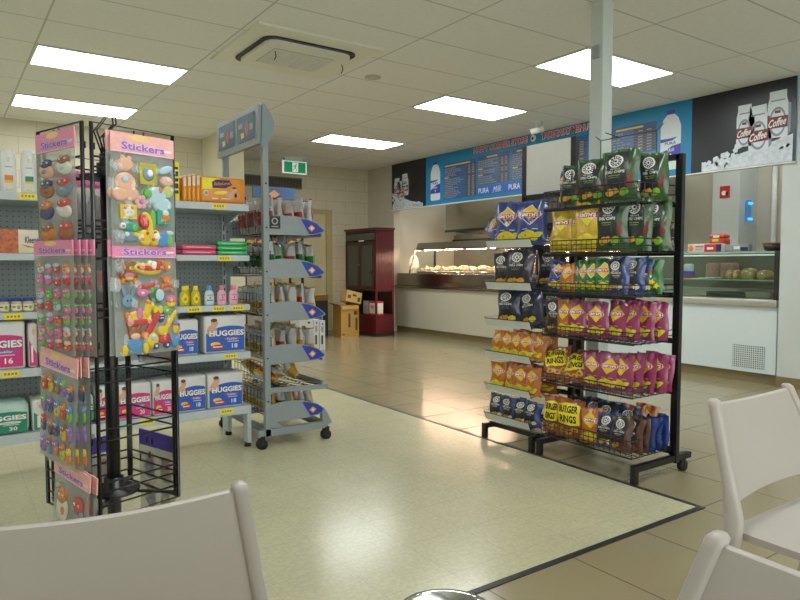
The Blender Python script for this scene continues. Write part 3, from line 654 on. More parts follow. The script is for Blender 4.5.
def bag_mesh(kind, color, seed, w, h, T, backm=None, flop=0.0):
    mb = MB(); F, B = bag_fns(w, h, T, seed, flop); m = BC[color]
    nu, nv = 14, 14
    mb.grid(lambda a, b: F(a*2-1, b), nu, nv, m); mb.grid(lambda a, b: B(1-a*2, b), nu, nv, backm or m)
    # crimped seams top and bottom
    for v0, v1 in ((1.0, 1.045), (-0.035, 0.0)):
        mb.grid(lambda a, b: F(a*2-1, 1 if v0 > 0.5 else 0) + Vector((0, 0, (v0+(v1-v0)*b - (1 if v0 > .5 else 0))*h)), nu*1, 1, m)
    if kind == 'smiths':
        lc = {'yellow': GREYP, 'orange': YEL, 'pink': YEL, 'blue': WHITE, 'green': WHITE}.get(color, WHITE)
        ins = {'yellow': BYEL, 'blue': YEL, 'green': YEL, 'pink': YEL, 'orange': YEL}.get(color, YEL)
        mb.d_poly(F, [(0, .43), (.78, .68), (0, .93), (-.78, .68)], lc, .0015, 4); mb.d_poly(F, [(0, .45), (.70, .68), (0, .91), (-.70, .68)], ins, .0022, 4)
        if color == 'blue': mb.d_poly(F, [(0, .45), (.30, .55), (.60, .65), (-.60, .65), (-.30, .55)], m, .0026, 3)
        mb.d_rect(F, -.66, .615, .66, .745, WHITE, .0030, 8, 2); mb.d_rect(F, -.64, .622, .64, .738, RED, .0036, 8, 2)
        mb.d_text(F, "SMITH'S", 0, .68, 1.14, .088, WHITE, .0048, .04)
        for cx_, cy_, rx, ry, ro in ((-.52, .20, .30, .085, .5), (0.0, .23, .34, .09, -.3), (.48, .19, .32, .085, .4), (-.2, .13, .3, .06, .1), (.25, .12, .3, .055, -.2)):
            mb.d_poly(F, [(cx_+rx*math.cos(t_)*(1+.2*math.sin(3*t_)), cy_+ry*math.sin(t_+ro)) for t_ in [k*PI/5 for k in range(10)]], CHIPY, .003+abs(cx_)*.0005, 2)
        mb.d_rect(F, -.5, .33, -.15, .345, lc, .0025, 3, 1); mb.d_rect(F, .15, .33, .5, .345, lc, .0025, 3, 1)
    elif kind == 'deli':
        mb.d_rect(F, -.80, .10, .50, .97, PANELK, .0015, 6, 8)
        mb.d_ring(F, -.15, .80, .42, .135, .80, WHITE, .0028, 22); mb.d_ring(F, -.15, .80, .17, .055, .45, WHITE, .0028, 14)
        for k in range(11):
            a_ = 2*PI*k/11; c0, s0 = math.cos(a_), math.sin(a_)
            mb.add([F(-.15+.20*c0-.03*s0, .80+.065*s0+.008*c0, .0028), F(-.15+.31*c0-.05*s0, .80+.10*s0+.012*c0, .0028), F(-.15+.31*c0+.05*s0, .80+.10*s0-.012*c0, .0028), F(-.15+.20*c0+.03*s0, .80+.065*s0-.008*c0, .0028)], [(0, 1, 2, 3)], WHITE)
        mb.d_text(F, 'DELI CHIPS', -.12, .575, 1.06, .055, WHITE, .0032, .02); mb.d_text(F, 'RED ROCK', -.12, .635, .6, .03, WHITE, .0032, .01)
        mb.d_rect(F, -.5, .49, .2, .505, {'dgreen': LIME, 'navy': BLUEP, 'purple': PURP}.get(color, CREAM), .003, 3, 1); mb.d_rect(F, -.45, .45, .15, .46, GREYP, .003, 3, 1)
        fr = {'dgreen': LIME, 'navy': CHIPY, 'purple': CHIPO, 'brown': BROWN, 'royal': CREAM}.get(color, CHIPY)
        for cx_, cy_, rx, ry, m_ in ((-.45, .15, .26, .075, CHIPO), (-.15, .18, .2, .06, CHIPO), (.3, .16, .28, .085, fr), (.62, .35, .18, .10, REDB if color in ('dgreen', 'brown') else m), (.7, .48, .12, .06, REDB if color == 'dgreen' else m)):
            mb.d_poly(F, [(cx_+rx*math.cos(t_), cy_+ry*math.sin(t_)*(1+.25*math.sin(2*t_+cx_))) for t_ in [k*PI/5 for k in range(10)]], m_, .0030+.0004*cy_, 2)
    elif kind == 'burger':
        mb.d_poly(F, [(-.78, .36), (-.3, .32), (.3, .32), (.78, .36), (.80, .86), (.3, .92), (-.3, .92), (-.80, .86)], BYEL, .002, 4)
        mb.d_text(F, 'BURGER', 0, .755, 1.36, .20, BLACK, .0042, .035, slope=.0); mb.d_text(F, 'RINGS', 0, .49, 1.2, .20, BLACK, .0042, .035)
        for cx_, cy_ in ((-.4, .17), (.1, .14), (.5, .2)): mb.d_ring(F, cx_, cy_, .24, .075, .45, CHIPO, .003, 14)
    elif kind == 'thins':
        mb.d_text(F, 'Thins', .05, .70, .8, .15, RED, .0035, .03, .3, .1)
        for cx_, cy_ in ((-.5, .28), (.15, .34), (.5, .22), (-.1, .17)):
            mb.d_poly(F, [(cx_+.22*math.cos(t_)*(1+.35*math.cos(5*t_)), cy_+.08*math.sin(t_)*(1+.35*math.cos(5*t_))) for t_ in [k*PI/10 for k in range(20)]], BYEL, .003, 2)
    elif kind == 'plain':
        bk = {'wred': BC['red'], 'gold': BC['gold'], 'thins': BC['thins'], 'silver': BC['gold'], 'red': BC['wred']}.get(color, BC['gold'])
        mb.d_rect(B, -1.0, .18 if color != 'gold' else .05, 1.0, .62 if color != 'gold' else .45, bk, .0018, 12, 5)
        mb.d_poly(F, [(0, .40), (.6, .66), (0, .92), (-.6, .66)], {'wred': BC['red'], 'gold': RED, 'silver': YEL}.get(color, YEL), .002, 4)
        mb.d_rect(F, -.7, .1, .7, .34, {'wred': BC['red'], 'gold': RED, 'silver': BC['thins']}.get(color, CHIPY), .002, 6, 3)
    return mb.mesh('bag_'+kind+'_'+color)
BM = {}
def bagm(kind, color, w, h, T, var=0, backm=None, flop=0.0):
    k = (kind, color, w, h, T, var, backm, flop)
    if k not in BM: BM[k] = bag_mesh(kind, color, hash((kind, color, round(w*1000), var)) % 9973 if False else (len(kind)*131+len(color)*17+round(w*1000)*7+var*37), w, h, T, backm, flop)
    return BM[k]
LOOK = {('smiths', 'blue'): 'blue potato chip bag', ('smiths', 'yellow'): 'yellow potato chip bag', ('smiths', 'orange'): 'orange potato chip bag', ('smiths', 'green'): 'green potato chip bag', ('smiths', 'pink'): 'pink potato chip bag',
        ('deli', 'dgreen'): 'green and black chip bag', ('deli', 'purple'): 'dark purple chip bag', ('deli', 'navy'): 'dark navy chip bag', ('deli', 'brown'): 'brown chip bag', ('deli', 'royal'): 'blue and black chip bag',
        ('burger', 'burger'): 'black on yellow lettered bag', ('thins', 'thins'): 'leaf green flowered bag'}
def bag(kind, color, w, h, T, loc, rz, label, group, var=0, rx=0.0, ry=0.0, backm=None, flop=0.0, name='chip_bag'):
    o = obj(name, bagm(kind, color, w, h, T, var, backm, flop), None, loc, (rx, ry, rz))
    return tag(o, label, 'chip bag', group)

# ================================================================== BLACK WIRE RACKS
W = 0.0027
def basket(y0, y1, x0, x1, zf, fh, sh=0.06):
    mb = MB()
    n = int((y1-y0)/0.034)
    for k in range(n+1):
        y = y0+(y1-y0)*k/n; mb.tube([(x1, y, zf), (x0, y, zf), (x0, y, zf+fh)], W*.8, BLKMETAL, 4)
    for q in (0.0, 0.33, 0.66, 1.0): mb.tube([(x0, y0, zf+fh*q), (x0, y1, zf+fh*q)], W if q not in (0, 1) else W*1.4, BLKMETAL, 5)
    for k in range(6):
        x = x0+(x1-x0)*k/5; mb.tube([(x, y0, zf-.004), (x, y1, zf-.004)], W, BLKMETAL, 4)
    for y in (y0, y1):
        mb.tube([(x0, y, zf+fh), (x1, y, zf+fh)], W*1.2, BLKMETAL, 5); mb.tube([(x0, y, zf+fh*.5), (x1, y, zf+fh*.5)], W, BLKMETAL, 4); mb.tube([(x0, y, zf), (x1, y, zf)], W*1.2, BLKMETAL, 5)
        for k in range(1, 5): x = x0+(x1-x0)*k/5; mb.tube([(x, y, zf), (x, y, zf+fh)], W*.8, BLKMETAL, 4)
    for k in range(9):
        y = y0+(y1-y0)*k/8; mb.tube([(x1, y, zf), (x1, y, zf+.05)], W*.8, BLKMETAL, 4)
    mb.bar((x1+.008, y0-.01, zf), (x1+.008, y1+.01, zf), .016, .03, BLKMETAL)
    if zf > .9: mb.bar((x0+.008, y0, zf-.008), (x0+.008, y1, zf-.008), .012, .020, BLKMETAL)
    return mb
XP, XF = 3.30, 2.94
t = thing('wire_chip_rack', 'black wire rack with six deep baskets of chips, beside the chairs', 'display rack', (0, 0, 0))
for y in (2.09, 2.755):
    a = MB(); a.bar((XP, y, 0.06), (XP, y, 1.75), .03, .04, BLKMETAL); obj('upright', a, t)
    a = MB(); a.bar((2.93, y, 0.085), (3.44, y, 0.085), .032, .032, BLKMETAL); a.bar((2.945, y, 0.003), (2.945, y, 0.085), .03, .03, BLKMETAL); obj('foot', a, t)
    a = MB(); a.tube([(3.38, y-.014, .032), (3.38, y+.014, .032)], .032, RUBBER, 14); a.bar((3.38, y, .032), (3.38, y, .075), .012, .036, STEELD); obj('caster', a, t)
for z in (1.735, .12):
    a = MB(); a.bar((XP, 2.09, z), (XP, 2.755, z), .03, .03, BLKMETAL); obj('cross_bar', a, t)
a = MB()
for y in (2.24, 2.62): a.tube([(XP, y, 1.74), (XP, y, 1.90)], .003, BLKMETAL, 5)
a.tube([(XP, 2.62, 1.90), (XP, 2.24, 1.90), (XP, 2.20, 1.93)], .003, BLKMETAL, 5); a.tube([(XP, 2.66, 1.93), (XP, 2.62, 1.90)], .003, BLKMETAL, 5); a.tube([(XP-.05, 2.55, 1.93), (XP, 2.49, 1.90)], .003, BLKMETAL, 5)
obj('card_holder', a, t)
BZ = [1.478, 1.215, 0.985, 0.735, 0.455, 0.135]; BH = [.10, .075, .06, .06, .055, .09]
for z, fh in zip(BZ, BH): obj('basket', basket(2.105, 2.74, XF, XP-.02, z, fh), t)
t = thing('wire_chip_rack', 'narrower black wire rack with white price strips and a blank white header board', 'display rack', (0, 0, 0))
STRIPW = mat('price_strip_white', (206, 212, 206), 0.4, vary=0.02)
for y in (2.82, 3.245):
    a = MB(); a.bar((XP, y, 0.06), (XP, y, 1.955), .03, .04, BLKMETAL); obj('upright', a, t)
    a = MB(); a.bar((2.93, y, 0.085), (3.44, y, 0.085), .032, .032, BLKMETAL); a.bar((2.945, y, 0.003), (2.945, y, 0.085), .03, .03, BLKMETAL); obj('foot', a, t)
    a = MB(); a.tube([(3.38, y-.014, .032), (3.38, y+.014, .032)], .032, RUBBER, 14); a.bar((3.38, y, .032), (3.38, y, .075), .012, .036, STEELD); obj('caster', a, t)
for x, z in ((3.0, .095), (XP, 1.60)):
    a = MB(); a.bar((x, 2.82, z), (x, 3.245, z), .03, .03, BLKMETAL); obj('cross_bar', a, t)
a = MB(); a.box((XP-.012, 2.842, 1.62), (XP-.004, 3.225, 1.955), WHITE); a.bar((XP-.006, 2.842, 1.615), (XP-.006, 3.225, 1.615), .02, .016, BLKMETAL); obj('header_board', a, t, label='blank white header board')
LZ = [1.262, 0.995, 0.757, 0.545, 0.330, 0.135]
for z in LZ:
    mb = MB()
    for k in range(9): y = 2.845+.38*k/8; mb.tube([(XP-.02, y, z+.005), (2.955, y, z+.005)], W, BLKMETAL, 4)
    for k in range(5): x = 2.955+(XP-.02-2.955)*k/4; mb.tube([(x, 2.835, z), (x, 3.235, z)], W, BLKMETAL, 4)
    for y in (2.835, 3.235): mb.tube([(XP-.02, y, z+.005), (2.945, y, z+.01), (2.925, y, z+.055), (XP-.02, y, z+.055)], W, BLKMETAL, 4)
    mb.bar((XP-.012, 2.83, z), (XP-.012, 3.24, z), .016, .03, BLKMETAL)
    sh = obj('wire_shelf', mb, t)
    s_ = MB(); s_.prism([(2.944, 2.838, z-.002), (2.944, 3.232, z-.002), (2.926, 3.232, z+.045), (2.926, 2.838, z+.045)], (.003, 0, 0), STRIPW); s_.tube([(2.925, 2.835, z+.047), (2.925, 3.235, z+.047)], W, BLKMETAL, 4); obj('price_strip', s_, sh, label='plain white price strip')

RZ = R_(-90)
SH6 = ['top', 'second', 'third', 'fourth', 'fifth', 'bottom']
cnt = {}
def rack_bag(row, unit, kind, color, y, w, h, T, x=None, var=0, rx=-0.10, dz=0.0, tw=0.0, ry=0.0, note=None):
    z = (BZ if unit == 'deep' else LZ)[row] + .010 + h*.035 + dz
    key = (unit, row, kind, color, note); cnt[key] = cnt.get(key, 0)+1
    u = 'deep basket rack' if unit == 'deep' else 'white strip rack'
    lb = '%s on %s shelf of %s' % (LOOK[(kind, color)], SH6[row], u)
    lb = '%s, %s' % (lb, note) if note else '%s %s, from far end' % (ORD[cnt[key]-1], lb)
    xx = x if x is not None else XF+.05+T/2*.5
    tw += .22; w = round(w*1.12, 3)
    M = Matrix.Rotation(RZ+tw, 4, 'Z') @ Matrix.Rotation(rx, 4, 'X') @ Matrix.Rotation(ry, 4, 'Y')
    o = bag(kind, color, w, h, T, (xx, y, z), 0, lb, '%s bags on the %s' % (color if color != 'dgreen' else 'green and black', u), var)
    o.rotation_euler = M.to_euler()
    return o
D, S = 'deep', 'strip'
# white strip rack (y falls towards the chairs)
rack_bag(0, S, 'smiths', 'blue', 3.17, .17, .22, .06, x=3.05, rx=-.3, tw=-.1, ry=-.75, dz=.03, note='fallen over at far end')
rack_bag(0, S, 'smiths', 'blue', 3.10, .20, .26, .075, var=1); rack_bag(0, S, 'smiths', 'blue', 2.91, .19, .26, .075, var=2, tw=.12)
rack_bag(1, S, 'deli', 'purple', 3.14, .15, .21, .07, var=1); rack_bag(1, S, 'deli', 'purple', 2.99, .18, .23, .08, var=2, x=2.99); rack_bag(1, S, 'deli', 'purple', 2.87, .18, .23, .07, var=3, x=3.15)
rack_bag(2, S, 'deli', 'navy', 3.09, .18, .21, .09, var=1); rack_bag(2, S, 'deli', 'navy', 2.90, .17, .21, .08, var=2, tw=-.2, ry=-.2, x=3.03); rack_bag(2, S, 'deli', 'navy', 2.86, .17, .21, .07, var=4, x=3.17)
for k, y in enumerate((3.17, 3.08, 3.0, 2.915, 2.85)): rack_bag(3, S, 'smiths', 'orange', y, .115, .155, .055, var=k % 3, tw=(-.1, .15, -.05, .1, -.2)[k], x=2.985+.03*(k == 4), rx=-.2, dz=0.005)
for k, y in enumerate((3.16, 3.05, 2.96, 2.86)): rack_bag(4, S, 'smiths', 'orange', y, .12, .165, .055, var=k % 3, tw=(.05, -.5, .1, -.2)[k], x=2.985, rx=-.15)
for k, y in enumerate((3.17, 3.06, 2.95, 2.86)): rack_bag(5, S, 'deli', 'royal', y, .115, .145, .05, var=k % 3, tw=(.1, -.1, .1, 0)[k], x=2.985)
# second row behind
for k, y in enumerate((3.12, 2.98, 2.86)): rack_bag(3, S, 'smiths', 'orange', y, .115, .16, .055, var=k % 3, x=3.12, note='%s in back row' % ORD[k])
for k, y in enumerate((3.12, 2.98, 2.86)): rack_bag(4, S, 'smiths', 'orange', y, .12, .16, .055, var=k % 3, x=3.12, note='%s in back row' % ORD[k])
# deep basket rack
rack_bag(0, D, 'smiths', 'blue', 2.65, .05, .20, .035, var=3, x=3.00, note='thin at far end')
for k, (y, w, h, x) in enumerate(((2.57, .145, .215, 3.0), (2.425, .175, .235, 3.0), (2.25, .195, .255, 3.0), (2.145, .15, .245, 3.14))): rack_bag(0, D, 'deli', 'dgreen', y, w, h, .08, x=x, var=k % 3, tw=(.0, .05, -.05, .0)[k], rx=-.06)
for k, y in enumerate((2.64, 2.52, 2.43)): rack_bag(1, D, 'smiths', 'yellow', y, (.15, .14, .17)[k], (.235, .24, .28)[k], .07, x=(2.99, 3.02, 2.97)[k], var=k, tw=(-.05, .1, .0)[k], rx=-.12)
for k, (y, w, h, x) in enumerate(((2.30, .17, .285, 2.995), (2.20, .15, .28, 3.08), (2.14, .155, .27, 3.16))): rack_bag(1, D, 'deli', 'dgreen', y, w, h, .075, x=x, var=(k+1) % 3, tw=(0, .1, .0)[k], rx=-.06)
rack_bag(2, D, 'smiths', 'blue', 2.67, .105, .17, .045, x=2.98, var=4, tw=.25, ry=.12)
rack_bag(2, D, 'smiths', 'orange', 2.585, .095, .155, .045, x=2.975, var=1)
for k, y in enumerate((2.515, 2.46, 2.405, 2.32)): rack_bag(2, D, 'smiths', 'green', y, (.08, .09, .105, .125)[k], (.155, .165, .17, .175)[k], .045, x=2.98+.02*(k == 0), var=k % 3)
for k, (y, x) in enumerate(((2.245, 2.985), (2.20, 3.05), (2.17, 3.10))): rack_bag(2, D, 'deli', 'royal', y, (.11, .12, .12)[k], (.18, .185, .17)[k], .05, x=x, var=k, tw=.1*k)
rack_bag(2, D, 'thins', 'thins', 2.135, .115, .165, .05, x=3.12)
rack_bag(3, D, 'deli', 'brown', 2.68, .12, .19, .05, x=2.985, var=2, tw=.05)
rack_bag(3, D, 'smiths', 'orange', 2.60, .11, .185, .05, x=2.98, var=5, tw=-.12)
for k, (y, x) in enumerate(((2.52, 2.985), (2.45, 3.02), (2.37, 2.98), (2.27, 3.01), (2.20, 3.03), (2.155, 3.09), (2.125, 3.16))): rack_bag(3, D, 'smiths', 'pink', y, .125, (.19, .175, .185, .195, .20, .20, .19)[k], .05, x=x, var=k % 4, tw=(-.1, .1, -.1, -.3, -.35, -.2, -.1)[k], rx=-.1)
rack_bag(4, D, 'burger', 'burger', 2.67, .16, .22, .08, x=2.99, var=0, rx=-.75, tw=.1, ry=-.25); rack_bag(4, D, 'burger', 'burger', 2.53, .16, .19, .08, x=2.99, var=1, rx=-.6, tw=-.1, ry=-.2)
for k, (y, x) in enumerate(((2.40, 2.985), (2.29, 2.98), (2.22, 3.0), (2.18, 3.04), (2.155, 3.10), (2.13, 3.16), (2.12, 3.21))): rack_bag(4, D, 'smiths', 'pink', y, (.115, .135, .13, .13, .13, .13, .12)[k], (.18, .185, .19, .20, .20, .195, .19)[k], .045, x=x, var=k % 4, tw=(.0, -.05, -.3, -.35, -.3, -.2, -.2)[k], rx=-.12)
for k, y in enumerate((2.62, 2.45, 2.33)): rack_bag(4, D, 'smiths', 'pink', y, .13, .17, .05, x=3.16, var=k % 4, rx=-.4, note='%s slumped in back' % ORD[k])
rack_bag(5, D, 'burger', 'burger', 2.70, .11, .20, .07, x=2.99, var=2); rack_bag(5, D, 'burger', 'burger', 2.56, .17, .21, .08, x=2.985, var=3, tw=-.05)
rack_bag(5, D, 'smiths', 'orange', 2.41, .12, .185, .06, x=2.985, var=2)
rack_bag(5, D, 'deli', 'royal', 2.30, .12, .18, .05, x=2.985, var=0); rack_bag(5, D, 'deli', 'brown', 2.205, .11, .18, .05, x=2.98, var=1)
for k, (x, y) in enumerate(((3.02, 2.15), (3.07, 2.145))): rack_bag(5, D, 'deli', 'brown', y, .11, .175, .045, x=x, var=k+2, tw=-.4)
for k, (x, y) in enumerate(((3.12, 2.15), (3.17, 2.145), (3.23, 2.14))): rack_bag(5, D, 'deli', 'royal', y, .12, .17, .045, x=x, var=k, tw=-.4)
for k, (y, c) in enumerate(((2.62, 'navy'), (2.52, 'navy'), (2.42, 'navy'), (2.34, 'royal'), (2.27, 'royal'))): rack_bag(5, D, 'deli', c, y, .14, .20, .06, x=3.12+.03*(k % 2), var=k % 3, rx=-.25, note='%s in back row' % ORD[k])
for k, (y, x) in enumerate(((2.24, 3.14), (2.2, 3.2))): rack_bag(5, D, 'smiths', 'orange', y, .12, .21, .05, x=x, var=k, rx=-.2, note='%s in back row' % ORD[k])

# ================================================================== SILVER CHIP RACK
t = thing('silver_chip_rack', 'grey metal chip rack on casters with curved header and blue tipped fins', 'display rack', (0, 0, 0))
YN, YFAR, XU = 3.83, 4.50, 1.65
for y in (YN, YFAR):
    a = MB(); a.bar((XU, y, .08), (XU, y, 1.90), .035, .035, GREYMETAL)
    for z in [.3+.27*k for k in range(6)]: a.lathe([(.006, 0), (.006, .002)], BLACK, 8, M=Matrix.Translation((XU, y-.018, z)) @ Matrix.Rotation(R_(90), 4, 'X'))
    obj('upright', a, t)
    a = MB(); a.bar((1.585, y, .10), (2.06, y, .10), .035, .045, GREYMETAL); a.prism([(2.03, y-.018, .08), (2.10, y-.018, .11), (2.055, y-.018, .20), (2.03, y-.018, .20)], (0, .036, 0), GREYMETAL); a.prism([(1.67, y-.004, .12), (1.76, y-.004, .12), (1.67, y-.004, .20)], (0, .008, 0), GREYMETAL); obj('base_rail', a, t)
    for x in (1.612, 2.062):
        a = MB(); a.tube([(x, y-.02, .032), (x, y+.02, .032)], .032, RUBBER, 14); a.bar((x, y, .035), (x, y, .085), .03, .05, RUBBER); obj('caster', a, t)
a = MB(); a.bar((1.66, YN, .10), (1.66, YFAR, .10), .03, .04, GREYMETAL); a.box((1.95, YN+.02, .12), (2.05, YFAR-.02, .128), STEELD); obj('base_bar', a, t)
# header: lens shaped in section
pr = [(1.60, 1.885)]+[(1.60+.05*math.sin(PI*k/8)+.03, 1.885+.235*k/8) for k in range(9)]+[(1.60, 2.12)]
a = MB(); a.prism([(x, YN-.02, z) for x, z in pr], (0, YFAR-YN+.04, 0), GREYMETAL)
HEADC = mat('header_cap', (126, 138, 146), 0.4, vary=0.02)
obj('header', a, t)
a = MB(); a.prism([(1.615+.0, YN-.02, 1.86)]+[(1.625+.075*math.sin(PI*k/10), YN-.02, 1.855+.285*k/10) for k in range(11)], (0, -.02, 0), HEADC); obj('end_cap', a, t)
PICB = mat('header_picture_blue', (84, 122, 166), 0.12, vary=0.3, scale=8, coat=0.8)
for k in range(2):
    y1 = YN+.02+k*.335; fh_ = lambda u, v, off, y1=y1: Vector((1.60-off, y1+.30-u, 1.925+v))
    a = MB(); a.d_rect(fh_, 0, 0, .30, .165, PICB, .002); a.d_poly(fh_, [(.17, .03), (.20, .08), (.17, .13), (.14, .08)], RED, .003); a.d_poly(fh_, [(.08, .02), (.13, .03), (.12, .06), (.07, .06)], YEL, .003); a.d_rect(fh_, .03, .09, .10, .12, GREYP, .003); a.d_rect(fh_, .22, .06, .27, .10, GREYP, .003); obj('picture_panel', a, t)
ZT = [1.46, 1.19, .92, .65, .475, .285]
FINB = mat('fin_blue', (30, 56, 160), 0.35); FINO = mat('fin_orange', (222, 150, 96), 0.4)
for r, zt in enumerate(ZT):
    mb = MB(); zf = zt-.105
    for k in range(12): y = YN+.02+(YFAR-YN-.04)*k/11; mb.tube([(1.69, y, zf+.15), (1.69, y, zf), (2.04, y, zf-.01)], .0025, STEELD, 4)
    for k in range(5): x = 1.69+.35*k/4; mb.tube([(x, YN+.01, zf-.01*k/4), (x, YFAR-.01, zf-.01*k/4)], .003, STEELD, 4)
    for q in (.05, .10, .15): mb.tube([(1.69, YN+.01, zf+q), (1.69, YFAR-.01, zf+q)], .0025, STEELD, 4)
    sh = obj('wire_shelf', mb, t)
    a = MB(); a.box((2.04, YN+.012, zf-.022), (2.052, YFAR-.012, zf+.02), GREYMETAL); obj('front_rail', a, sh)
    if r != 4:
        for y in (YN-.012, YFAR):
            f_ = MB(); top = [(1.667, zt-.01), (1.75, zt), (1.85, zt-.002), (1.93, zt-.016), (2.0, zt-.042), (2.04, zt-.07), (2.06, zt-.088), (2.055, zt-.098), (2.0, zt-.112), (1.93, zt-.122), (1.667, zt-.122)]
            f_.prism([(x, y, z) for x, z in top], (0, .012, 0), GREYMETAL)
            fo = obj('end_fin', f_, sh)
            if y < YFAR:
                ff = lambda u, v, off, y=y: Vector((u, y-off, v))
                b_ = MB(); b_.d_poly(ff, [(1.885, zt-.016), (1.94, zt-.024), (2.0, zt-.046), (2.046, zt-.084), (2.046, zt-.093), (2.0, zt-.108), (1.945, zt-.114)], FINB, .001)
                b_.d_poly(ff, [(1.962, zt-.052), (1.988, zt-.074), (1.962, zt-.097), (1.936, zt-.074)], FINO, .002); b_.d_poly(ff, [(1.962, zt-.064), (1.974, zt-.074), (1.962, zt-.085), (1.950, zt-.074)], CREAM, .003); b_.d_ring(ff, 1.77, zt-.122, .085, .10, .97, mat('fin_crease', (104, 114, 120), 0.5), .001, 3) if False else None
                if r == 0:
                    obj('fin_badge', b_, sh); b_ = MB()
                    b_.d_rect(ff, 1.672, zt-.085, 1.745, zt-.008, BLACK, .001); b_.d_ring(ff, 1.708, zt-.038, .022, .022, .6, GREYP, .002, 14); b_.d_rect(ff, 1.685, zt-.075, 1.732, zt-.068, GREYP, .002)
                obj('fin_badge' if r else 'emblem_badge', b_, sh)
    else:
        a = MB(); a.bar((1.667, YN, zf-.005), (2.07, YN, zf-.02), .01, .03, GREYMETAL); obj('side_rail', a, sh)
ROWK = [[('plain', 'wred')]*5, [('plain', 'thins'), ('plain', 'silver'), ('plain', 'thins')], [('plain', 'silver'), ('plain', 'gold')]*3, [('plain', 'gold'), ('plain', 'silver'), ('plain', 'gold'), ('plain', 'silver')], None, [('plain', 'gold'), ('plain', 'thins'), ('plain', 'gold'), ('plain', 'silver')]]
NMS = {'wred': 'white and red', 'thins': 'green', 'silver': 'silver and yellow', 'gold': 'yellow', 'red': 'red', 'dark': 'charcoal'}
SHN = ['top', 'second', 'third', 'fourth', 'fifth', 'bottom']
def sbag(r, x, y, color, w, h, T, lb, var, rx=-.12, rz=R_(90), ry=0, dz=0, backm=FOIL, kind='plain'):
    z = ZT[r]-.10+h*.035+dz
    o = bag(kind, color, w, h, T, (x, y, z), 0, lb, 'bags on the silver rack', var, backm=backm)
    o.rotation_euler = (Matrix.Rotation(rz, 4, 'Z') @ Matrix.Rotation(rx, 4, 'X') @ Matrix.Rotation(ry, 4, 'Y')).to_euler()
spec = {0: ('wred', 5, .20), 1: ('thins', 3, .19), 2: ('gold', 5, .185), 3: ('gold', 5, .18), 5: ('gold', 5, .145)}
alt = {0: ['wred', 'red', 'wred', 'wred', 'red'], 1: ['thins', 'thins', 'wred', 'thins'], 2: ['gold', 'silver', 'gold', 'wred', 'gold'], 3: ['gold', 'wred', 'gold', 'silver', 'gold'], 5: ['gold', 'thins', 'gold', 'silver', 'gold']}
for r in (0, 1, 2, 3, 5):
    h = spec[r][2]
    for f_, y in enumerate((3.94, 4.09, 4.24, 4.39)):
        n = 5 if f_ == 0 else 3
        for k in range(n):
            c = alt[r][k % len(alt[r])]
            if r == 1 and f_ == 1 and k < 2: continue
            x = 1.735+(.068 if f_ == 0 else .11)*k
            if x > 2.02: continue
            lb = '%s bag, %s file, %s silver rack shelf, %s from its back' % (NMS[c], ['near', 'second', 'third', 'far'][f_], SHN[r], ORD[k])
            sbag(r, x, y, c, .135, h*(1+.06*math.sin(k*2.3+f_+r)), .05, lb, (k+f_) % 3, rx=-.10-.10*(r == 5)-.05*math.sin(k+r), rz=R_(90)+.15*math.sin(k*3+f_*2+r), backm=FOIL if c != 'wred' else None)
for k in range(2): sbag(1, 1.80+.11*k, 4.09, 'dark', .13, .25, .06, ['charcoal chip bag with round emblem standing tall on second silver rack shelf, rear one', 'charcoal chip bag with round emblem standing tall on second silver rack shelf, front one'][k], k, kind='deli')
for k, (x, y, c, rx, ry, rz) in enumerate(((1.76, 3.93, 'gold', -1.25, .1, 1.2), (1.90, 3.92, 'gold', -.55, .5, 1.5), (1.84, 4.06, 'silver', -1.2, 0, 2.0), (1.78, 4.22, 'gold', -1.1, .3, .9), (1.92, 4.30, 'gold', -1.2, -.2, 2.3))):
    sbag(4, x, y, c, .12, .15, .06, '%s bag lying slumped on fifth silver rack shelf, %s from the near end' % (NMS[c], ORD[k]), k % 3, rx=rx, ry=ry, rz=rz, dz=.035)

# ================================================================== SECOND DISPLAY RACK BY THE BACK WALL
t = thing('back_display_rack', 'dark display rack with blue header standing behind the silver chip rack', 'display rack', (3.75, 8.6, 0))
a = MB()
for x in (-.42, .42):
    for y in (-.2, .2): a.bar((x, y, 0), (x, y, 2.05), .03, .03, BLKMETAL)
obj('frame', a, t)
for z in (.3, .68, 1.06, 1.42, 1.82):
    a = MB(); a.box((-.42, -.22, z-.02), (.42, .22, z), STEELD); obj('shelf', a, t)
a = MB(); a.box((-.30, -.21, 2.05), (.32, -.17, 2.20), mat('header_blue', (92, 112, 150), 0.4)); fb = lambda u, v, off: Vector((u, -.21-off, v)); a.d_rect(fb, -.28, 2.06, .30, 2.19, mat('header_mid_blue', (60, 96, 150), 0.4), .001); a.d_poly(fb, [(0, 2.06), (.08, 2.11), (0, 2.17), (-.08, 2.11)], FINO, .002); obj('header', a, t)
a = MB(); a.rbox((-.10, -.08, 0), (.10, .08, .2), mat('dark_green_box', (70, 88, 66), 0.5), .008); a.box((-.101, -.081, .03), (.101, .081, .07), WHITE); solo('snack_carton', a, 'dark green carton on top shelf of the far display rack', 'carton', (3.42, 8.48, 1.82))
for k in range(5):
    for r, (z, c) in enumerate(((1.42, 'pink'), (1.06, 'brown'))):
        kd = 'smiths' if c == 'pink' else 'deli'
        lb = '%s snack bag on the %s shelf of the far display rack, %s along' % (c, ['upper', 'middle'][r], ORD[k])
        o = bag(kd, c, .15, .19, .05, (3.43+.155*k, 8.48, z+.008), 0, lb, 'bags on the far display rack', k % 3)

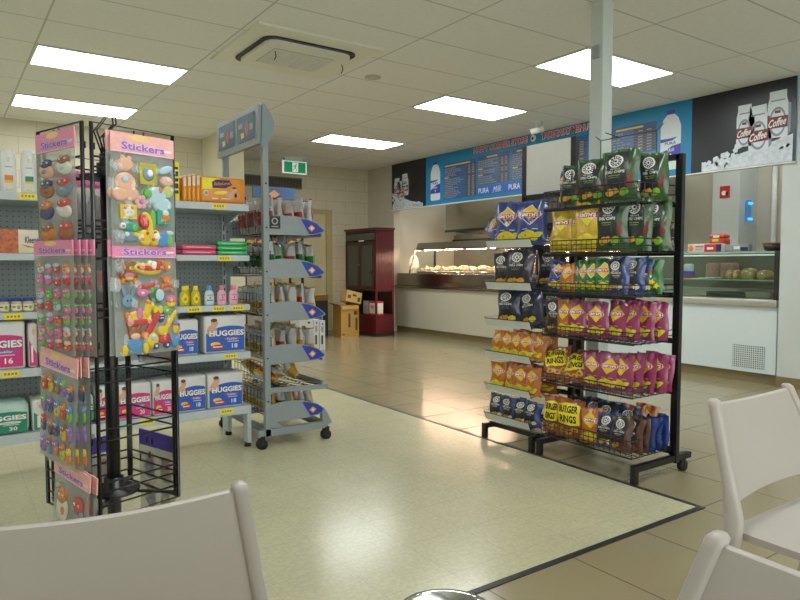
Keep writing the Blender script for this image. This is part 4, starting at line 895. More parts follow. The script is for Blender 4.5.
# ================================================================== WHITE SHELVING UNIT
PEG = peg_mat('pegboard', (142, 152, 152), (84, 92, 92), .03, .0045)
PEGE = mat('pegboard_edge', (142, 152, 152), 0.5)
TAGY = mat('price_tag_yellow', (240, 220, 40), 0.5)
t = thing('shelving_unit', 'long white gondola shelving unit with grey pegboard back', 'shelving unit', (0, 0, 0))
XR, YFR, YBK = 1.58, 3.92, 4.35
for b in range(3):
    x1 = XR-.9*b; x0 = x1-.9
    a = MB(); a.box((x0, YBK-.012, .27), (x1, YBK, 1.50), PEG); obj('pegboard_panel', a, t)
for x in (XR-.012, XR-.9, XR-1.8, XR-2.7):
    a = MB(); a.box((x-.012, YBK-.02, 0), (x+.012, YBK+.02, 1.52), SHELFW)
    for k in range(20): a.box((x-.004, YBK-.0215, .3+.06*k), (x+.004, YBK-.019, .335+.06*k), BLACK)
    obj('upright', a, t)
    for y in (YFR, YBK-.09):
        a = MB(); a.box((x-.012, y, .03), (x+.012, y+.07, .222), SHELFW); lg = obj('leg', a, t)
        a = MB(); a.lathe([(.022, .003), (.022, .015), (.012, .03)], RUBBER, 10, c=(x, y+.03, 0)); obj('foot_pad', a, lg)
SZ = [1.525, 1.21, .905, .61, .27]; TH = [.042, .035, .035, .042, .05]
tags = {0: [.21, .38, 1.39], 1: [1.42], 2: [.30, 1.23, 1.38, 1.50], 3: [.28, 1.45], 4: [.55, .95, 1.42]}
for s_i, (z, th) in enumerate(zip(SZ, TH)):
    for b in range(3):
        x1 = XR-.9*b; x0 = x1-.9
        a = MB(); a.box((x0+.001, YFR, z-th), (x1-.001, YBK-.014, z), SHELFW); a.box((x0+.001, YFR-.006, z-th), (x1-.001, YFR, z-.004), SHELFW)
        if s_i < 4:
            for x in (x0+.006, x1-.01): a.prism([(x, YFR+.12, z-th), (x, YBK-.02, z-th), (x, YBK-.02, z-th-.08)], (.004, 0, 0), SHELFW)
        so = obj('shelf', a, t)
        for xt in tags[s_i]:
            if x0 < xt < x1:
                g = MB(); g.box((xt-.042, YFR-.009, z-.036), (xt+.042, YFR-.006, z-.006), TAGY)
                for q in range(4): g.box((xt-.03+.016*q, YFR-.0095, z-.026), (xt-.02+.016*q, YFR-.009, z-.014), mat('tag_ink', (150, 130, 30), 0.5))
                obj('price_tag', g, so)
# ---- goods
def pl(y0): return lambda u, v, off: Vector((u, y0-off, v))
def nappy(color, w, h, dpt, count, wrap=False, baby=True, kind='Toddler'):
    cm_ = {'pink': PINKP, 'blue': BLUEP, 'green': GREENP}[color]
    PK = mat('pack_white', (214, 214, 214), 0.3, vary=0.03)
    a_ = MB(); a_.rbox((-w/2, -dpt/2, 0), (w/2, dpt/2, h), PK if color != 'green' else mat('pack_mint', (176, 206, 196), 0.3), .014 if color != 'green' else .03, 3)
    F = pl(-dpt/2); top = []
    for k in range(11):
        x = .46-.92*k/10; q = max(0, 1-((x-.12)/.64)**2); top.append((x*w, h*(.38+.34*math.sqrt(q))))
    a_.d_poly(F, [(-.46*w, .05*h), (.46*w, .05*h)]+top, cm_, .001)
    if baby:
        a_.d_ell(F, -.26*w, .80*h, .085*w, .11*h, SKIN, .0016); a_.d_ell(F, -.27*w, .88*h, .08*w, .05*h, HAIRP, .002); a_.d_ell(F, -.32*w, .60*h, .12*w, .16*h, SKIN, .0014)
    a_.d_text(F, 'HUGGIES', .03*w, .525*h, .86*w, .175*h, NAVY if color != 'green' else GREENP, .002, .07); a_.d_text(F, 'HUGGIES', .03*w, .53*h, .84*w, .155*h, WHITE, .003, .04)
    a_.d_ell(F, .16*w, .37*h, .20*w, .045*h, PURP if color != 'green' else WHITE, .002); a_.d_text(F, kind, .16*w, .37*h, .26*w, .05*h, WHITE if color != 'green' else GREENP, .003, .01)
    a_.d_text(F, count, .22*w, .18*h, .14*w, .12*h, WHITE, .003, .02); a_.d_rect(F, .05*w, .29*h, .32*w, .305*h, WHITE, .002)
    if color != 'green':
        a_.d_ell(F, -.24*w, .24*h, .12*w, .06*h, YEL, .002); a_.d_ell(F, -.18*w, .17*h, .16*w, .06*h, RED, .0025); a_.d_rect(F, -.30*w, .155*h, -.08*w, .185*h, WHITE, .003)
    return a_
def good(name, mb, label, cat, x, z, y=None, d=.2, rz=0.0, group=None):
    return solo(name, mb, label, cat, (x, YFR+.012+d/2 if y is None else y, z+.001), (0, 0, rz), group)
def edge_pack(w, h, dpt, color, body=(214, 206, 202)):
    a_ = MB(); a_.rbox((-w/2, -dpt/2, 0), (w/2, dpt/2, h), mat('pack_edge_%d' % body[0], body, 0.35), .012, 3); F = pl(-dpt/2)
    a_.d_poly(F, [(-.4*w, .04*h), (.4*w, .04*h), (.4*w, .3*h), (-.4*w, .62*h)], {'pink': PINKP, 'blue': BLUEP, 'green': GREENP, 'orange': ORG}[color], .001)
    a_.d_rect(F, -.2*w, .12*h, .0, .5*h, WHITE, .002); a_.d_ell(F, .1*w, .8*h, .2*w, .08*h, SKIN, .002)
    return a_
# top shelf
def shampoo(sw):
    a_ = MB(); a_.lathe([(.030, 0), (.036, .006), (.037, .08), (.036, .16), (.030, .205), (.020, .217), (.0, .219)], mat('bottle_white', (226, 230, 228), 0.25, vary=0.01), 20, sx=1.0, sy=.6)
    return a_
for k, (x, sw, nm) in enumerate(((.30, ORG, 'orange'), (.392, GREENP, 'green'), (.205, ORG, 'orange'), (.11, GREENP, 'green'))):
    tt = thing('shampoo_bottle', 'white shampoo bottle with %s swatch, on the top shelf %s' % (nm, ['beside the sticker stand, second closest', 'touching the sticker stand end', 'third along from the sticker stand', 'fourth along from the sticker stand'][k]), 'bottle', (x, YFR+.045, SZ[0]), 0, 'white shampoo bottles')
    obj('bottle', shampoo(sw), tt)
    F = lambda u, v, off: Vector((u, -.0225*math.sqrt(max(0, 1-(u/.037)**2))-off, v))
    l_ = MB(); l_.d_rect(F, -.018, .055, .020, .085, sw, .001, 4, 1); l_.d_rect(F, -.018, .045, .020, .058, YEL, .0012, 4, 1); l_.d_ring(F, 0, .165, .006, .012, .5, YEL, .001, 12); l_.d_rect(F, -.015, .125, .015, .130, GREYP, .001, 3, 1); l_.d_rect(F, -.015, .008, .014, .016, YEL, .001, 3, 1)
    obj('label_print', l_, tt)
a = MB(); a.rbox((-.017, -.05, 0), (.017, .05, .225), mat('box_yellow', (244, 226, 30), 0.4), .004); F = pl(-.05)
for k, (z, hh) in enumerate(((.04, .02), (.07, .03), (.11, .02), (.14, .03), (.18, .015))): a.d_rect(F, -.010, z, .010, z+hh, BLACK, .001)
good('yellow_carton', a, 'tall thin bright yellow carton on the top shelf beside the sticker stand', 'carton', 1.145, SZ[0], d=.1)
def orange_pack(w, h, dpt, full):
    a_ = MB(); a_.rbox((-w/2, -dpt/2, 0), (w/2, dpt/2, h), mat('pack_orange', (232, 142, 40), 0.35, vary=0.05), .018 if full else .01, 3); F = pl(-dpt/2)
    if full:
        a_.d_poly(F, [(-.46*w, .5*h), (-.1*w, .55*h), (.0, .75*h), (-.1*w, .95*h), (-.46*w, .95*h)], BYEL, .001)
        a_.d_poly(F, [(-.24*w, .56*h), (.05*w, .58*h), (.20*w, .72*h), (.14*w, .90*h), (-.16*w, .90*h), (-.25*w, .80*h)], NAVY, .0015)
        a_.d_text(F, 'BabyLove', -.03*w, .74*h, .36*w, .16*h, ORG, .0025, .02, .2, .1)
        a_.d_ell(F, .24*w, .52*h, .06*w, .12*h, SKIN, .002); a_.d_ell(F, .18*w, .33*h, .13*w, .14*h, SKIN, .0018); a_.d_ell(F, .30*w, .30*h, .06*w, .12*h, SKIN, .0018); a_.d_ell(F, .24*w, .61*h, .05*w, .04*h, HAIRP, .0025)
        a_.d_ell(F, -.05*w, .40*h, .16*w, .07*h, BYEL, .0016, rot=.6*h); a_.d_ell(F, -.38*w, .36*h, .055*w, .10*h, WHITE, .002); a_.d_ell(F, -.38*w, .36*h, .04*w, .075*h, GREYP, .0025)
        a_.d_rect(F, -.25*w, .14*h, -.12*w, .19*h, CREAM, .002); a_.d_rect(F, -.05*w, .16*h, .15*w, .19*h, CREAM, .002)
    else:
        a_.d_rect(F, -.3*w, .60*h, .3*w, .95*h, CREAM, .001); a_.d_rect(F, -.15*w, .1*h, .1*w, .5*h, YEL, .0015)
    tp = MB()
    a_.prism([(-w*.45, -dpt*.2, h*.97), (w*.45, -dpt*.2, h*.97), (w*.3, 0, h*1.10), (-w*.3, 0, h*1.08)], (0, dpt*.3, 0), CREAM)
    return a_
good('nappy_pack', orange_pack(.282, .155, .2, True), 'big orange and yellow nappy pack facing out on the top shelf', 'nappy pack', 1.425, SZ[0], d=.2)
for k in range(4): good('nappy_pack', orange_pack(.026, .145+.006*k, .2, False), 'orange nappy pack standing edge on, %s from the yellow carton' % ORD[k], 'nappy pack', 1.193+.0265*k, SZ[0], d=.2, group='orange nappy packs standing edge on')
# second shelf
a = MB(); a.rbox((-.125, -.06, 0), (.125, .06, .122), mat('tissue_cream', (224, 214, 186), 0.4), .004); F = pl(-.06); a.d_rect(F, -.125, 0, .018, .122, mat('tissue_orange', (204, 96, 50), 0.4, vary=0.5, scale=60), .001)
a.d_text(F, 'Kleenex', .085, .07, .075, .035, NAVY, .002, .02, .1); a.d_poly(F, [(.03, .045), (.06, .03), (.12, .03), (.12, .034), (.06, .036)], ORG, .002)
good('tissue_box', a, 'cream and orange tissue box on the second shelf', 'tissue box', .315, SZ[1], d=.12)
for k in range(2):
    a = MB(); a.rbox((-.105, -.08, 0), (.105, .08, .030), mat('wipes_pink', (218, 84, 116), 0.3), .013, 3); a.d_rect(pl(-.08), -.08, .012, .07, .017, mat('wipes_pale', (236, 170, 190), 0.3), .001)
    good('wipes_pack', a, ['lower pink baby wipes pack in a stack of two', 'upper pink baby wipes pack in a stack of two'][k], 'wipes pack', 1.275, SZ[1]+.0305*k, d=.16, group='pink baby wipes')
for k in range(3):
    a = MB(); a.rbox((-.095, -.08, 0), (.095, .08, .028), mat('wipes_green', (60, 176, 100), 0.3), .012, 3); a.d_rect(pl(-.08), -.07, .011, .06, .016, mat('wipes_pale_green', (150, 220, 170), 0.3), .001)
    good('wipes_pack', a, ['bottom green baby wipes pack in a stack of three', 'middle green baby wipes pack in a stack of three', 'topmost green baby wipes pack in a stack of three'][k], 'wipes pack', 1.480, SZ[1]+.0285*k, d=.16, group='green baby wipes')
# third shelf
for k, (x, y) in enumerate(((.205, 3.965), (.262, 3.965), (.318, 3.965), (.372, 3.965), (.425, 4.02))):
    tt = thing('baby_food_jar', 'small baby food jar with blue lid, %s' % ['fourth from the sticker stand in the row', 'third from the sticker stand in the row', 'second from the sticker stand in the row', 'first from the sticker stand in the front row', 'set back against the sticker stand'][k], 'jar', (x, y, SZ[2]+.001), 0, 'baby food jars')
    a = MB(); a.lathe([(.020, 0), (.025, .004), (.025, .048), (.021, .056), (.021, .058)], mat('jar_food', (200, 190, 130), 0.2, vary=.1), 14); obj('jar', a, tt)
    F = lambda u, v, off: Vector(((.0252+off)*math.sin(u/.0252), -(.0252+off)*math.cos(u/.0252), v))
    a = MB(); a.d_rect(F, -.03, .008, .03, .042, CREAM, .0006, 8, 1); a.d_ell(F, .008, .024, .008, .011, LIME, .001); a.d_rect(F, -.02, .024, -.005, .030, NAVY, .001, 2, 1); obj('label_print', a, tt)
    a = MB(); a.lathe([(.024, .056), (.025, .058), (.025, .070), (.022, .072)], mat('lid_blue', (24, 60, 170), 0.35), 14); obj('lid', a, tt)
OILB = mat('baby_oil', (206, 190, 40), 0.12, vary=.05, spec=.6)
def bottle(x, y, bm, capm, labelm, label, grp, hh=.092, w=.030, diamond=True):
    tt = thing('baby_bottle' if False else 'toiletry_bottle', label, 'bottle', (x, y, SZ[2]+.001), 0, grp)
    a = MB(); a.lathe([(w*.86, 0), (w, .006), (w*1.02, hh*.5), (w*.9, hh*.8), (w*.55, hh*.98), (w*.4, hh)], bm, 18, sy=.62); obj('bottle', a, tt)
    a = MB(); a.lathe([(w*.5, hh), (w*.52, hh+.002), (w*.5, hh+.024), (w*.42, hh+.027)], capm, 14); obj('cap', a, tt)
    F = lambda u, v, off: Vector((u, -.62*w*1.02*math.sqrt(max(0, 1-(u/(w*1.04))**2))-off, v))
    a = MB()
    if diamond: a.d_poly(F, [(-.7*w, .5*hh), (-.45*w, .25*hh), (0, .16*hh), (.45*w, .25*hh), (.7*w, .5*hh), (0, .86*hh)], labelm, .001, 3); a.d_ell(F, 0, .45*hh, .3*w, .12*hh, ORG, .002, rings=2)
    else:
        a.d_rect(F, -.6*w, .30*hh, .6*w, .36*hh, labelm, .001, 4, 1); a.d_text(F, 'baby', 0, .66*hh, 1.1*w, .12*hh, NAVY, .0012, .01); a.d_ell(F, 0, .5*hh, .15*w, .06*hh, RED, .0012)
    obj('label_print', a, tt)
for k, (x, y) in enumerate(((1.185, 3.955), (1.252, 3.955), (1.218, 4.02))): bottle(x, y, OILB, BYEL, BYEL, 'yellow baby oil bottle with orange diamond label, %s' % ['by the sticker stand', 'beside the pale lotion', 'tucked behind the other two'][k], 'yellow baby oil bottles')
LB = mat('lotion_pale', (206, 226, 230), 0.3); LP = mat('lotion_pink', (236, 178, 196), 0.3)
bottle(1.335, 3.955, LB, mat('cap_blue', (90, 160, 210), .3), BLUEP, 'white baby lotion bottle with light blue cap', None, diamond=False)
bottle(1.412, 3.955, LP, mat('cap_pink', (238, 130, 160), .3), PINKP, 'pink baby lotion bottle in the middle, beside the white lotion', 'pink baby lotion bottles', diamond=False)
bottle(1.487, 3.955, LP, mat('cap_pink', (238, 130, 160), .3), PINKP, 'pink baby lotion bottle at the end of the shelf', 'pink baby lotion bottles', diamond=False)
# fourth shelf
good('nappy_pack', nappy('pink', .27, .25, .22, '16'), 'tall pink and white nappy pack on the fourth shelf', 'nappy pack', .215, SZ[3], d=.22)
for k in range(2): good('nappy_pack', edge_pack(.042, .235, .2, 'pink'), ['pink nappy pack standing edge on, against the tall pink pack', 'pink nappy pack standing edge on, half behind the sticker stand'][k], 'nappy pack', .385+.05*k, SZ[3], d=.2, group='pink nappy packs standing edge on')
good('nappy_pack', nappy('blue', .16, .215, .2, '18'), 'narrower blue nappy pack on the fourth shelf, partly behind the sticker sheets', 'nappy pack', 1.18, SZ[3], d=.2)
good('nappy_pack', nappy('blue', .262, .23, .2, '18'), 'wide blue nappy pack at the end of the fourth shelf', 'nappy pack', 1.425, SZ[3], d=.2)
# base shelf
good('nappy_pack', nappy('green', .27, .165, .2, '30', baby=False, kind='Newborn'), 'green nappy pack on the base shelf, in front of the pegboard', 'nappy pack', .225, SZ[4], d=.2)
good('nappy_pack', edge_pack(.075, .165, .2, 'green', (216, 216, 206)), 'white nappy pack standing edge on beside the green pack', 'nappy pack', .41, SZ[4], d=.2)
good('nappy_pack', nappy('green', .2, .17, .2, '30', baby=False, kind='Newborn'), 'green nappy pack showing through the sticker stand frame', 'nappy pack', .575, SZ[4], d=.2)
for k, (x, w) in enumerate(((.735, .10), (.885, .19), (1.05, .125))): good('nappy_pack', nappy('pink', w, .205, .2, '20'), ['narrow pink nappy pack behind the stand pole on the base shelf', 'wide pink nappy pack seen through the stand frame on the base shelf', 'pink nappy pack next to the blue packs on the base shelf'][k], 'nappy pack', x, SZ[4], d=.2, group='pink nappy packs on the base shelf')
for k, (x, w) in enumerate(((1.212, .18), (1.423, .225))): good('nappy_pack', nappy('blue', w, .215, .2, '18'), ['smaller blue nappy pack on the base shelf beside the pink pack', 'wide blue nappy pack at the end of the base shelf'][k], 'nappy pack', x, SZ[4], d=.2, group='blue nappy packs on the base shelf')

# ================================================================== STICKER STAND
FC = Vector((.350, 2.081, 0)); U1 = Vector((.95, .313, 0)).normalized(); U2 = Vector((-.313, .95, 0)).normalized(); SS = .285
t = thing('sticker_stand', 'black wire spinner stand hung with sticker sheets', 'display stand', (0, 0, 0))
cc = FC+(U1+U2)*SS/2
a = MB(); a.tube([cc+Vector((0, 0, .02)), cc+Vector((0, 0, 1.50))], .021, BLKMETAL, 14); obj('pole', a, t)
a = MB()
for k in range(4):
    an = R_(18+45+90*k); e = cc+Vector((.2*math.cos(an), .2*math.sin(an), 0)); a.bar(cc+Vector((0, 0, .045)), e+Vector((0, 0, .03)), .03, .02, BLKMETAL); a.lathe([(.02, 0.002), (.02, .03)], RUBBER, 10, c=(e.x, e.y, 0))
obj('base', a, t)
for z in (.415, 1.42):
    a = MB(); a.lathe([(.075, z), (.08, z+.004), (.08, z+.01), (.03, z+.016), (.03, z+.05)], BLKMETAL, 20, c=(cc.x, cc.y, 0))
    for cr in (FC, FC+U1*SS, FC+U2*SS, FC+(U1+U2)*SS): a.bar(cc+Vector((0, 0, z+.006)), cr+(cc-cr)*.06+Vector((0, 0, z-.01)), .012, .006, BLKMETAL)
    obj('hub', a, t)
def panel(o, u, s0, s1, ztop):
    mb = MB(); p = lambda s_, z: o+u*s_+Vector((0, 0, z)); r = .0065
    mb.tube([p(s0, .39), p(s0, ztop), p(s1, ztop), p(s1, .39)], r, BLKMETAL, 6, closed=True)
    for z in (1.465, 1.435, 1.28, 1.255, 1.225, 1.17, 1.02, .995, .84, .80, .66, .625, .50, .472, .43): mb.tube([p(s0, z), p(s1, z)], .0032, BLKMETAL, 5)
    for z in (1.545, 1.215, .875, .55):
        for q in (.5, .62): mb.tube([p(s0+(s1-s0)*q, z+.012), p(s0+(s1-s0)*q, z-.01) + Vector((-u.y*-1, -u.x, 0))*0], .003, BLKMETAL, 5)
    return mb
obj('wire_panel', panel(FC, U1, .018, SS, 1.562), t); obj('wire_panel', panel(FC, U2, .018, SS, 1.562), t)
obj('wire_panel', panel(FC+U1*SS, U2, .018, SS-.005, 1.50), t); obj('wire_panel', panel(FC+U2*SS, U1, .018, SS-.005, 1.50), t)
a = MB(); e1 = (U1*.6+U2*-.2)
c0 = cc+Vector((0, 0, 1.50))
for dx in (0, .018): a.tube([c0+U2*dx+Vector((0, 0, -.01)), c0+U2*dx+U1*(-.03)+Vector((0, 0, .07)), c0+U2*dx+U1*(.03)+Vector((0, 0, .15)), c0+U2*dx+U1*(.035)+Vector((0, 0, .10)), c0+U2*dx+U1*(-.01)+Vector((0, 0, .05)), c0+U2*dx+Vector((0, 0, -.01))], .003, BLKMETAL, 5)
obj('card_holder', a, t)
STK = [mat('sticker_%d' % i, c, .25, vary=.04, spec=.6) for i, c in enumerate([(226, 130, 40), (240, 206, 40), (212, 60, 54), (86, 150, 210), (110, 190, 80), (228, 120, 170), (150, 110, 200), (240, 236, 226), (160, 96, 50), (60, 170, 150), (250, 190, 160), (50, 60, 120), (190, 220, 230), (120, 150, 170)])]
FILM = glass_mat('blister_film', (250, 252, 252), .10)
O_, Y_, R__, B_, G_, P_, V_, W_, N_, T_, S_, K_, C_, A_ = STK
CARD = mat('card_pink', (232, 140, 176), .45, vary=.12, scale=120); CARD2 = mat('card_salmon', (240, 176, 170), .45, vary=.1, scale=60); CARDV = mat('card_violet', (84, 66, 160), .45, vary=.1, scale=60)
SHEETG = bpy.data.materials.new('blister_grey'); SHEETG.use_nodes = True; MATS['blister_grey'] = SHEETG
nt = SHEETG.node_tree; b = nt.nodes['Principled BSDF']; b.inputs['Base Color'].default_value = rgb(178, 182, 178); b.inputs['Roughness'].default_value = .18; b.inputs['Alpha'].default_value = .62
tcn = nt.nodes.new('ShaderNodeTexCoord'); nn = nt.nodes.new('ShaderNodeTexNoise'); nn.inputs['Scale'].default_value = 26; bpn = nt.nodes.new('ShaderNodeBump'); bpn.inputs['Strength'].default_value = .35; bpn.inputs['Distance'].default_value = .01
nt.links.new(tcn.outputs['Object'], nn.inputs['Vector']); nt.links.new(nn.outputs['Fac'], bpn.inputs['Height']); nt.links.new(bpn.outputs['Normal'], b.inputs['Normal'])
LETV = mat('sticker_letter', (150, 100, 200), .4); LETW = mat('sticker_letter_edge', (238, 210, 236), .4)
def bear(mb, F, x, y, s, m, shirt, pants):
    mb.dome(F, x-.35*s, y+.62*s, .16*s, .16*s, .005, m, 10); mb.dome(F, x+.33*s, y+.62*s, .16*s, .16*s, .005, m, 10)
    mb.dome(F, x, y+.40*s, .36*s, .32*s, .008, m, 12); mb.dome(F, x+.12*s, y+.32*s, .16*s, .13*s, .010, Y_, 10); mb.dome(F, x+.14*s, y+.36*s, .05*s, .05*s, .012, K_, 8)
    mb.dome(F, x, y-.12*s, .36*s, .36*s, .007, m, 12); mb.dome(F, x, y-.10*s, .34*s, .16*s, .0085, shirt, 12); mb.dome(F, x, y-.26*s, .30*s, .12*s, .0088, pants, 12)
    for q in (-1, 1): mb.dome(F, x+.38*s*q, y-.42*s, .15*s, .20*s, .008, O_, 10); mb.dome(F, x+.42*s*q, y-.05*s, .12*s, .2*s, .007, m, 10, rot=.4*q)
def stickers(kind, w, h, seed):
    mb = MB(); F = lambda u, v, off: Vector((u*w, -off-.001, v*h)); rnd = random.Random(seed)
    s = 1.0
    G = lambda u, v, off: Vector((u, -off-.001, v))
    if kind == 'toys':
        X = lambda px: (px-.5)*w; Y = lambda py: (1-py)*h
        bear(mb, G, X(.22), Y(.14), .052, N_, P_, Y_); bear(mb, G, X(.84), Y(.27), .040, O_, R__, B_)
        mb.dome(G, X(.52), Y(.09), .050, .018, .007, Y_, 14, -.12); mb.dome(G, X(.50), Y(.08), .036, .009, .010, R__, 12, -.1); mb.dome(G, X(.62), Y(.05), .012, .014, .012, W_, 10); mb.dome(G, X(.68), Y(.06), .012, .014, .012, R__, 10)
        mb.dome(G, X(.86), Y(.06), .014, .016, .007, O_, 12); mb.dome(G, X(.80), Y(.03), .008, .014, .007, O_, 10, .6); mb.dome(G, X(.88), Y(.07), .005, .006, .009, W_, 8)
        mb.dome(G, X(.55), Y(.27), .034, .006, .006, R__, 10, .25); mb.dome(G, X(.42), Y(.285), .012, .010, .007, R__, 10)
        for q in (-.06, .06): mb.dome(G, X(.20+q*1.2), Y(.33), .006, .022, .006, A_, 10, -q*4)
        mb.dome(G, X(.20), Y(.43), .024, .022, .008, A_, 12); mb.dome(G, X(.17), Y(.42), .003, .004, .011, K_, 8); mb.dome(G, X(.23), Y(.42), .003, .004, .011, K_, 8)
        mb.dome(G, X(.42), Y(.345), .020, .014, .008, P_, 12); mb.dome(G, X(.42), Y(.345), .007, .005, .010, W_, 8); mb.dome(G, X(.52), Y(.34), .010, .007, .007, P_, 8)
        mb.dome(G, X(.66), Y(.385), .028, .024, .008, mat('sticker_dark_green', (50, 110, 60), .25), 12); mb.dome(G, X(.70), Y(.375), .016, .020, .011, C_, 12); mb.dome(G, X(.58), Y(.32), .008, .010, .008, G_, 8); mb.dome(G, X(.66), Y(.455), .030, .004, .006, A_, 8)
        mb.dome(G, X(.90), Y(.42), .018, .012, .008, P_, 12); mb.dome(G, X(.90), Y(.47), .017, .013, .007, Y_, 12); mb.dome(G, X(.90), Y(.445), .018, .006, .009, O_, 12)
        mb.dome(G, X(.36), Y(.60), .044, .020, .007, Y_, 14); mb.dome(G, X(.50), Y(.52), .013, .030, .008, Y_, 12, -.25); mb.dome(G, X(.545), Y(.485), .016, .012, .009, Y_, 10, -.5); mb.dome(G, X(.52), Y(.45), .010, .006, .010, O_, 8)
        mb.dome(G, X(.37), Y(.655), .046, .010, .009, R__, 14); mb.dome(G, X(.36), Y(.57), .012, .020, .010, P_, 12); mb.dome(G, X(.20), Y(.60), .012, .020, .007, O_, 10, .6); mb.dome(G, X(.50), Y(.62), .010, .018, .007, Y_, 10, .3)
        for q in range(6): mb.dome(G, X(.655-.030*q), Y(.575+.038*q), .013, .012, .008, R__, 10, -.5)
        mb.dome(G, X(.44), Y(.80), .015, .012, .009, O_, 10); mb.dome(G, X(.71), Y(.535), .009, .014, .008, Y_, 8); mb.dome(G, X(.63), Y(.535), .009, .014, .008, Y_, 8); mb.dome(G, X(.72), Y(.61), .012, .020, .007, K_, 10)
        mb.d_rect(G, X(.69), Y(.63), X(.75), Y(.62), W_, .009); mb.d_rect(G, X(.69), Y(.60), X(.75), Y(.59), W_, .009)
        mb.dome(G, X(.82), Y(.545), .014, .014, .008, G_, 12); mb.dome(G, X(.82), Y(.545), .005, .005, .010, W_, 8)
        mb.dome(G, X(.85), Y(.69), .052, .008, .007, Y_, 10, .95); mb.dome(G, X(.74), Y(.765), .020, .016, .009, Y_, 10); mb.dome(G, X(.77), Y(.85), .024, .018, .008, R__, 10); mb.dome(G, X(.56), Y(.86), .021, .026, .009, Y_, 12); mb.dome(G, X(.57), Y(.83), .010, .010, .012, C_, 10)
        for q in (.61, .80): mb.dome(G, X(q), Y(.925), .011, .011, .011, K_, 12); mb.dome(G, X(q), Y(.925), .005, .005, .013, W_, 8)
        mb.dome(G, X(.96), Y(.75), .010, .018, .008, Y_, 10); mb.dome(G, X(.96), Y(.70), .010, .007, .009, V_, 10)
        mb.dome(G, X(.91), Y(.88), .009, .028, .008, B_, 10, .3); mb.dome(G, X(.96), Y(.89), .008, .020, .008, B_, 10, -.9)
        for q in (-.06, .06): mb.dome(G, X(.28+q*1.3), Y(.70), .007, .016, .007, N_, 10, -q*8)
        mb.dome(G, X(.28), Y(.77), .022, .022, .008, N_, 12); mb.dome(G, X(.28), Y(.80), .018, .010, .010, S_, 10); mb.dome(G, X(.28), Y(.89), .026, .024, .008, B_, 12); mb.dome(G, X(.28), Y(.955), .026, .012, .007, A_, 10)
        for q in (-1, 1): mb.dome(G, X(.28)+.034*q, Y(.94), .010, .018, .009, Y_, 10)
    elif kind == 'farm':
        X = lambda px: (px-.5)*w; Y = lambda py: (1-py)*h
        mb.dome(G, X(.20), Y(.10), .026, .022, .008, S_, 12); mb.dome(G, X(.16), Y(.03), .008, .010, .007, S_, 8); mb.dome(G, X(.26), Y(.035), .008, .010, .007, S_, 8)
        mb.dome(G, X(.20), Y(.30), .034, .032, .008, S_, 14); mb.dome(G, X(.12), Y(.43), .028, .022, .008, S_, 12); mb.dome(G, X(.28), Y(.42), .028, .022, .008, S_, 12); mb.dome(G, X(.18), Y(.26), .012, .012, .012, C_, 10)
        mb.box((X(.42), -.009, Y(.30)), (X(.70), -.001, Y(.06)), mat('sticker_mustard', (206, 186, 50), .25)); mb.dome(G, X(.56), Y(.18), .022, .024, .011, A_, 12); mb.dome(G, X(.58), Y(.17), .012, .012, .014, W_, 10)
        mb.dome(G, X(.86), Y(.11), .028, .012, .008, C_, 12, .4); mb.dome(G, X(.88), Y(.24), .024, .016, .008, S_, 12); mb.dome(G, X(.90), Y(.22), .010, .008, .011, W_, 8)
        mb.dome(G, X(.76), Y(.36), .010, .014, .008, O_, 10); mb.dome(G, X(.90), Y(.36), .018, .022, .007, mat('sticker_olive', (200, 206, 130), .25), 10, -.4)
        for k in range(6): mb.dome(G, X(.44)+.014*math.cos(k*PI/3), Y(.50)+.014*math.sin(k*PI/3), .009, .009, .007, mat('sticker_petal', (230, 180, 190), .25), 8)
        mb.dome(G, X(.44), Y(.50), .007, .007, .010, P_, 10)
        mb.dome(G, X(.70), Y(.42), .036, .030, .008, C_, 14); mb.dome(G, X(.80), Y(.52), .034, .026, .008, C_, 12); mb.dome(G, X(.55), Y(.40), .014, .016, .011, G_, 10)
        mb.box((X(.10), -.008, Y(.70)), (X(.36), -.001, Y(.54)), Y_); mb.dome(G, X(.23), Y(.625), .020, .017, .012, W_, 12)
        for q in (-.05, .05): mb.dome(G, X(.23+q), Y(.58), .006, .006, .012, P_, 8); mb.dome(G, X(.23+q*.5), Y(.625), .002, .002, .014, K_, 6)
        mb.dome(G, X(.25), Y(.78), .030, .014, .007, T_, 12); mb.dome(G, X(.14), Y(.78), .010, .010, .009, W_, 8); mb.dome(G, X(.33), Y(.80), .012, .012, .010, G_, 10); mb.dome(G, X(.14), Y(.78), .005, .005, .011, P_, 8)
        mb.dome(G, X(.52), Y(.70), .018, .026, .008, Y_, 12, .2); mb.dome(G, X(.48), Y(.72), .016, .024, .011, R__, 12, .3); mb.dome(G, X(.62), Y(.72), .012, .040, .007, G_, 12, -.1); mb.dome(G, X(.58), Y(.80), .010, .036, .009, Y_, 12)
        mb.dome(G, X(.50), Y(.90), .024, .026, .008, Y_, 12); mb.dome(G, X(.66), Y(.90), .022, .026, .008, Y_, 12)
        for q, v_ in ((.44, .92), (.53, .85), (.62, .92), (.66, .84)): mb.dome(G, X(q), Y(v_), .006, .006, .011, R__, 8)
        mb.dome(G, X(.78), Y(.92), .026, .024, .008, B_, 12); mb.dome(G, X(.68), Y(.88), .012, .012, .012, W_, 10); mb.dome(G, X(.90), Y(.93), .014, .018, .007, G_, 10)
        mb.box((X(.70), -.008, Y(.74)), (X(.94), -.001, Y(.56)), T_); mb.dome(G, X(.84), Y(.67), .016, .014, .012, O_, 12); mb.dome(G, X(.84), Y(.61), .012, .010, .012, W_, 10)
        mb.dome(G, X(.25), Y(.90), .034, .016, .006, A_, 12); mb.dome(G, X(.20), Y(.87), .008, .008, .009, W_, 8); mb.dome(G, X(.34), Y(.87), .008, .008, .009, Y_, 8); mb.dome(G, X(.92), Y(.84), .014, .008, .008, C_, 8)
    else:
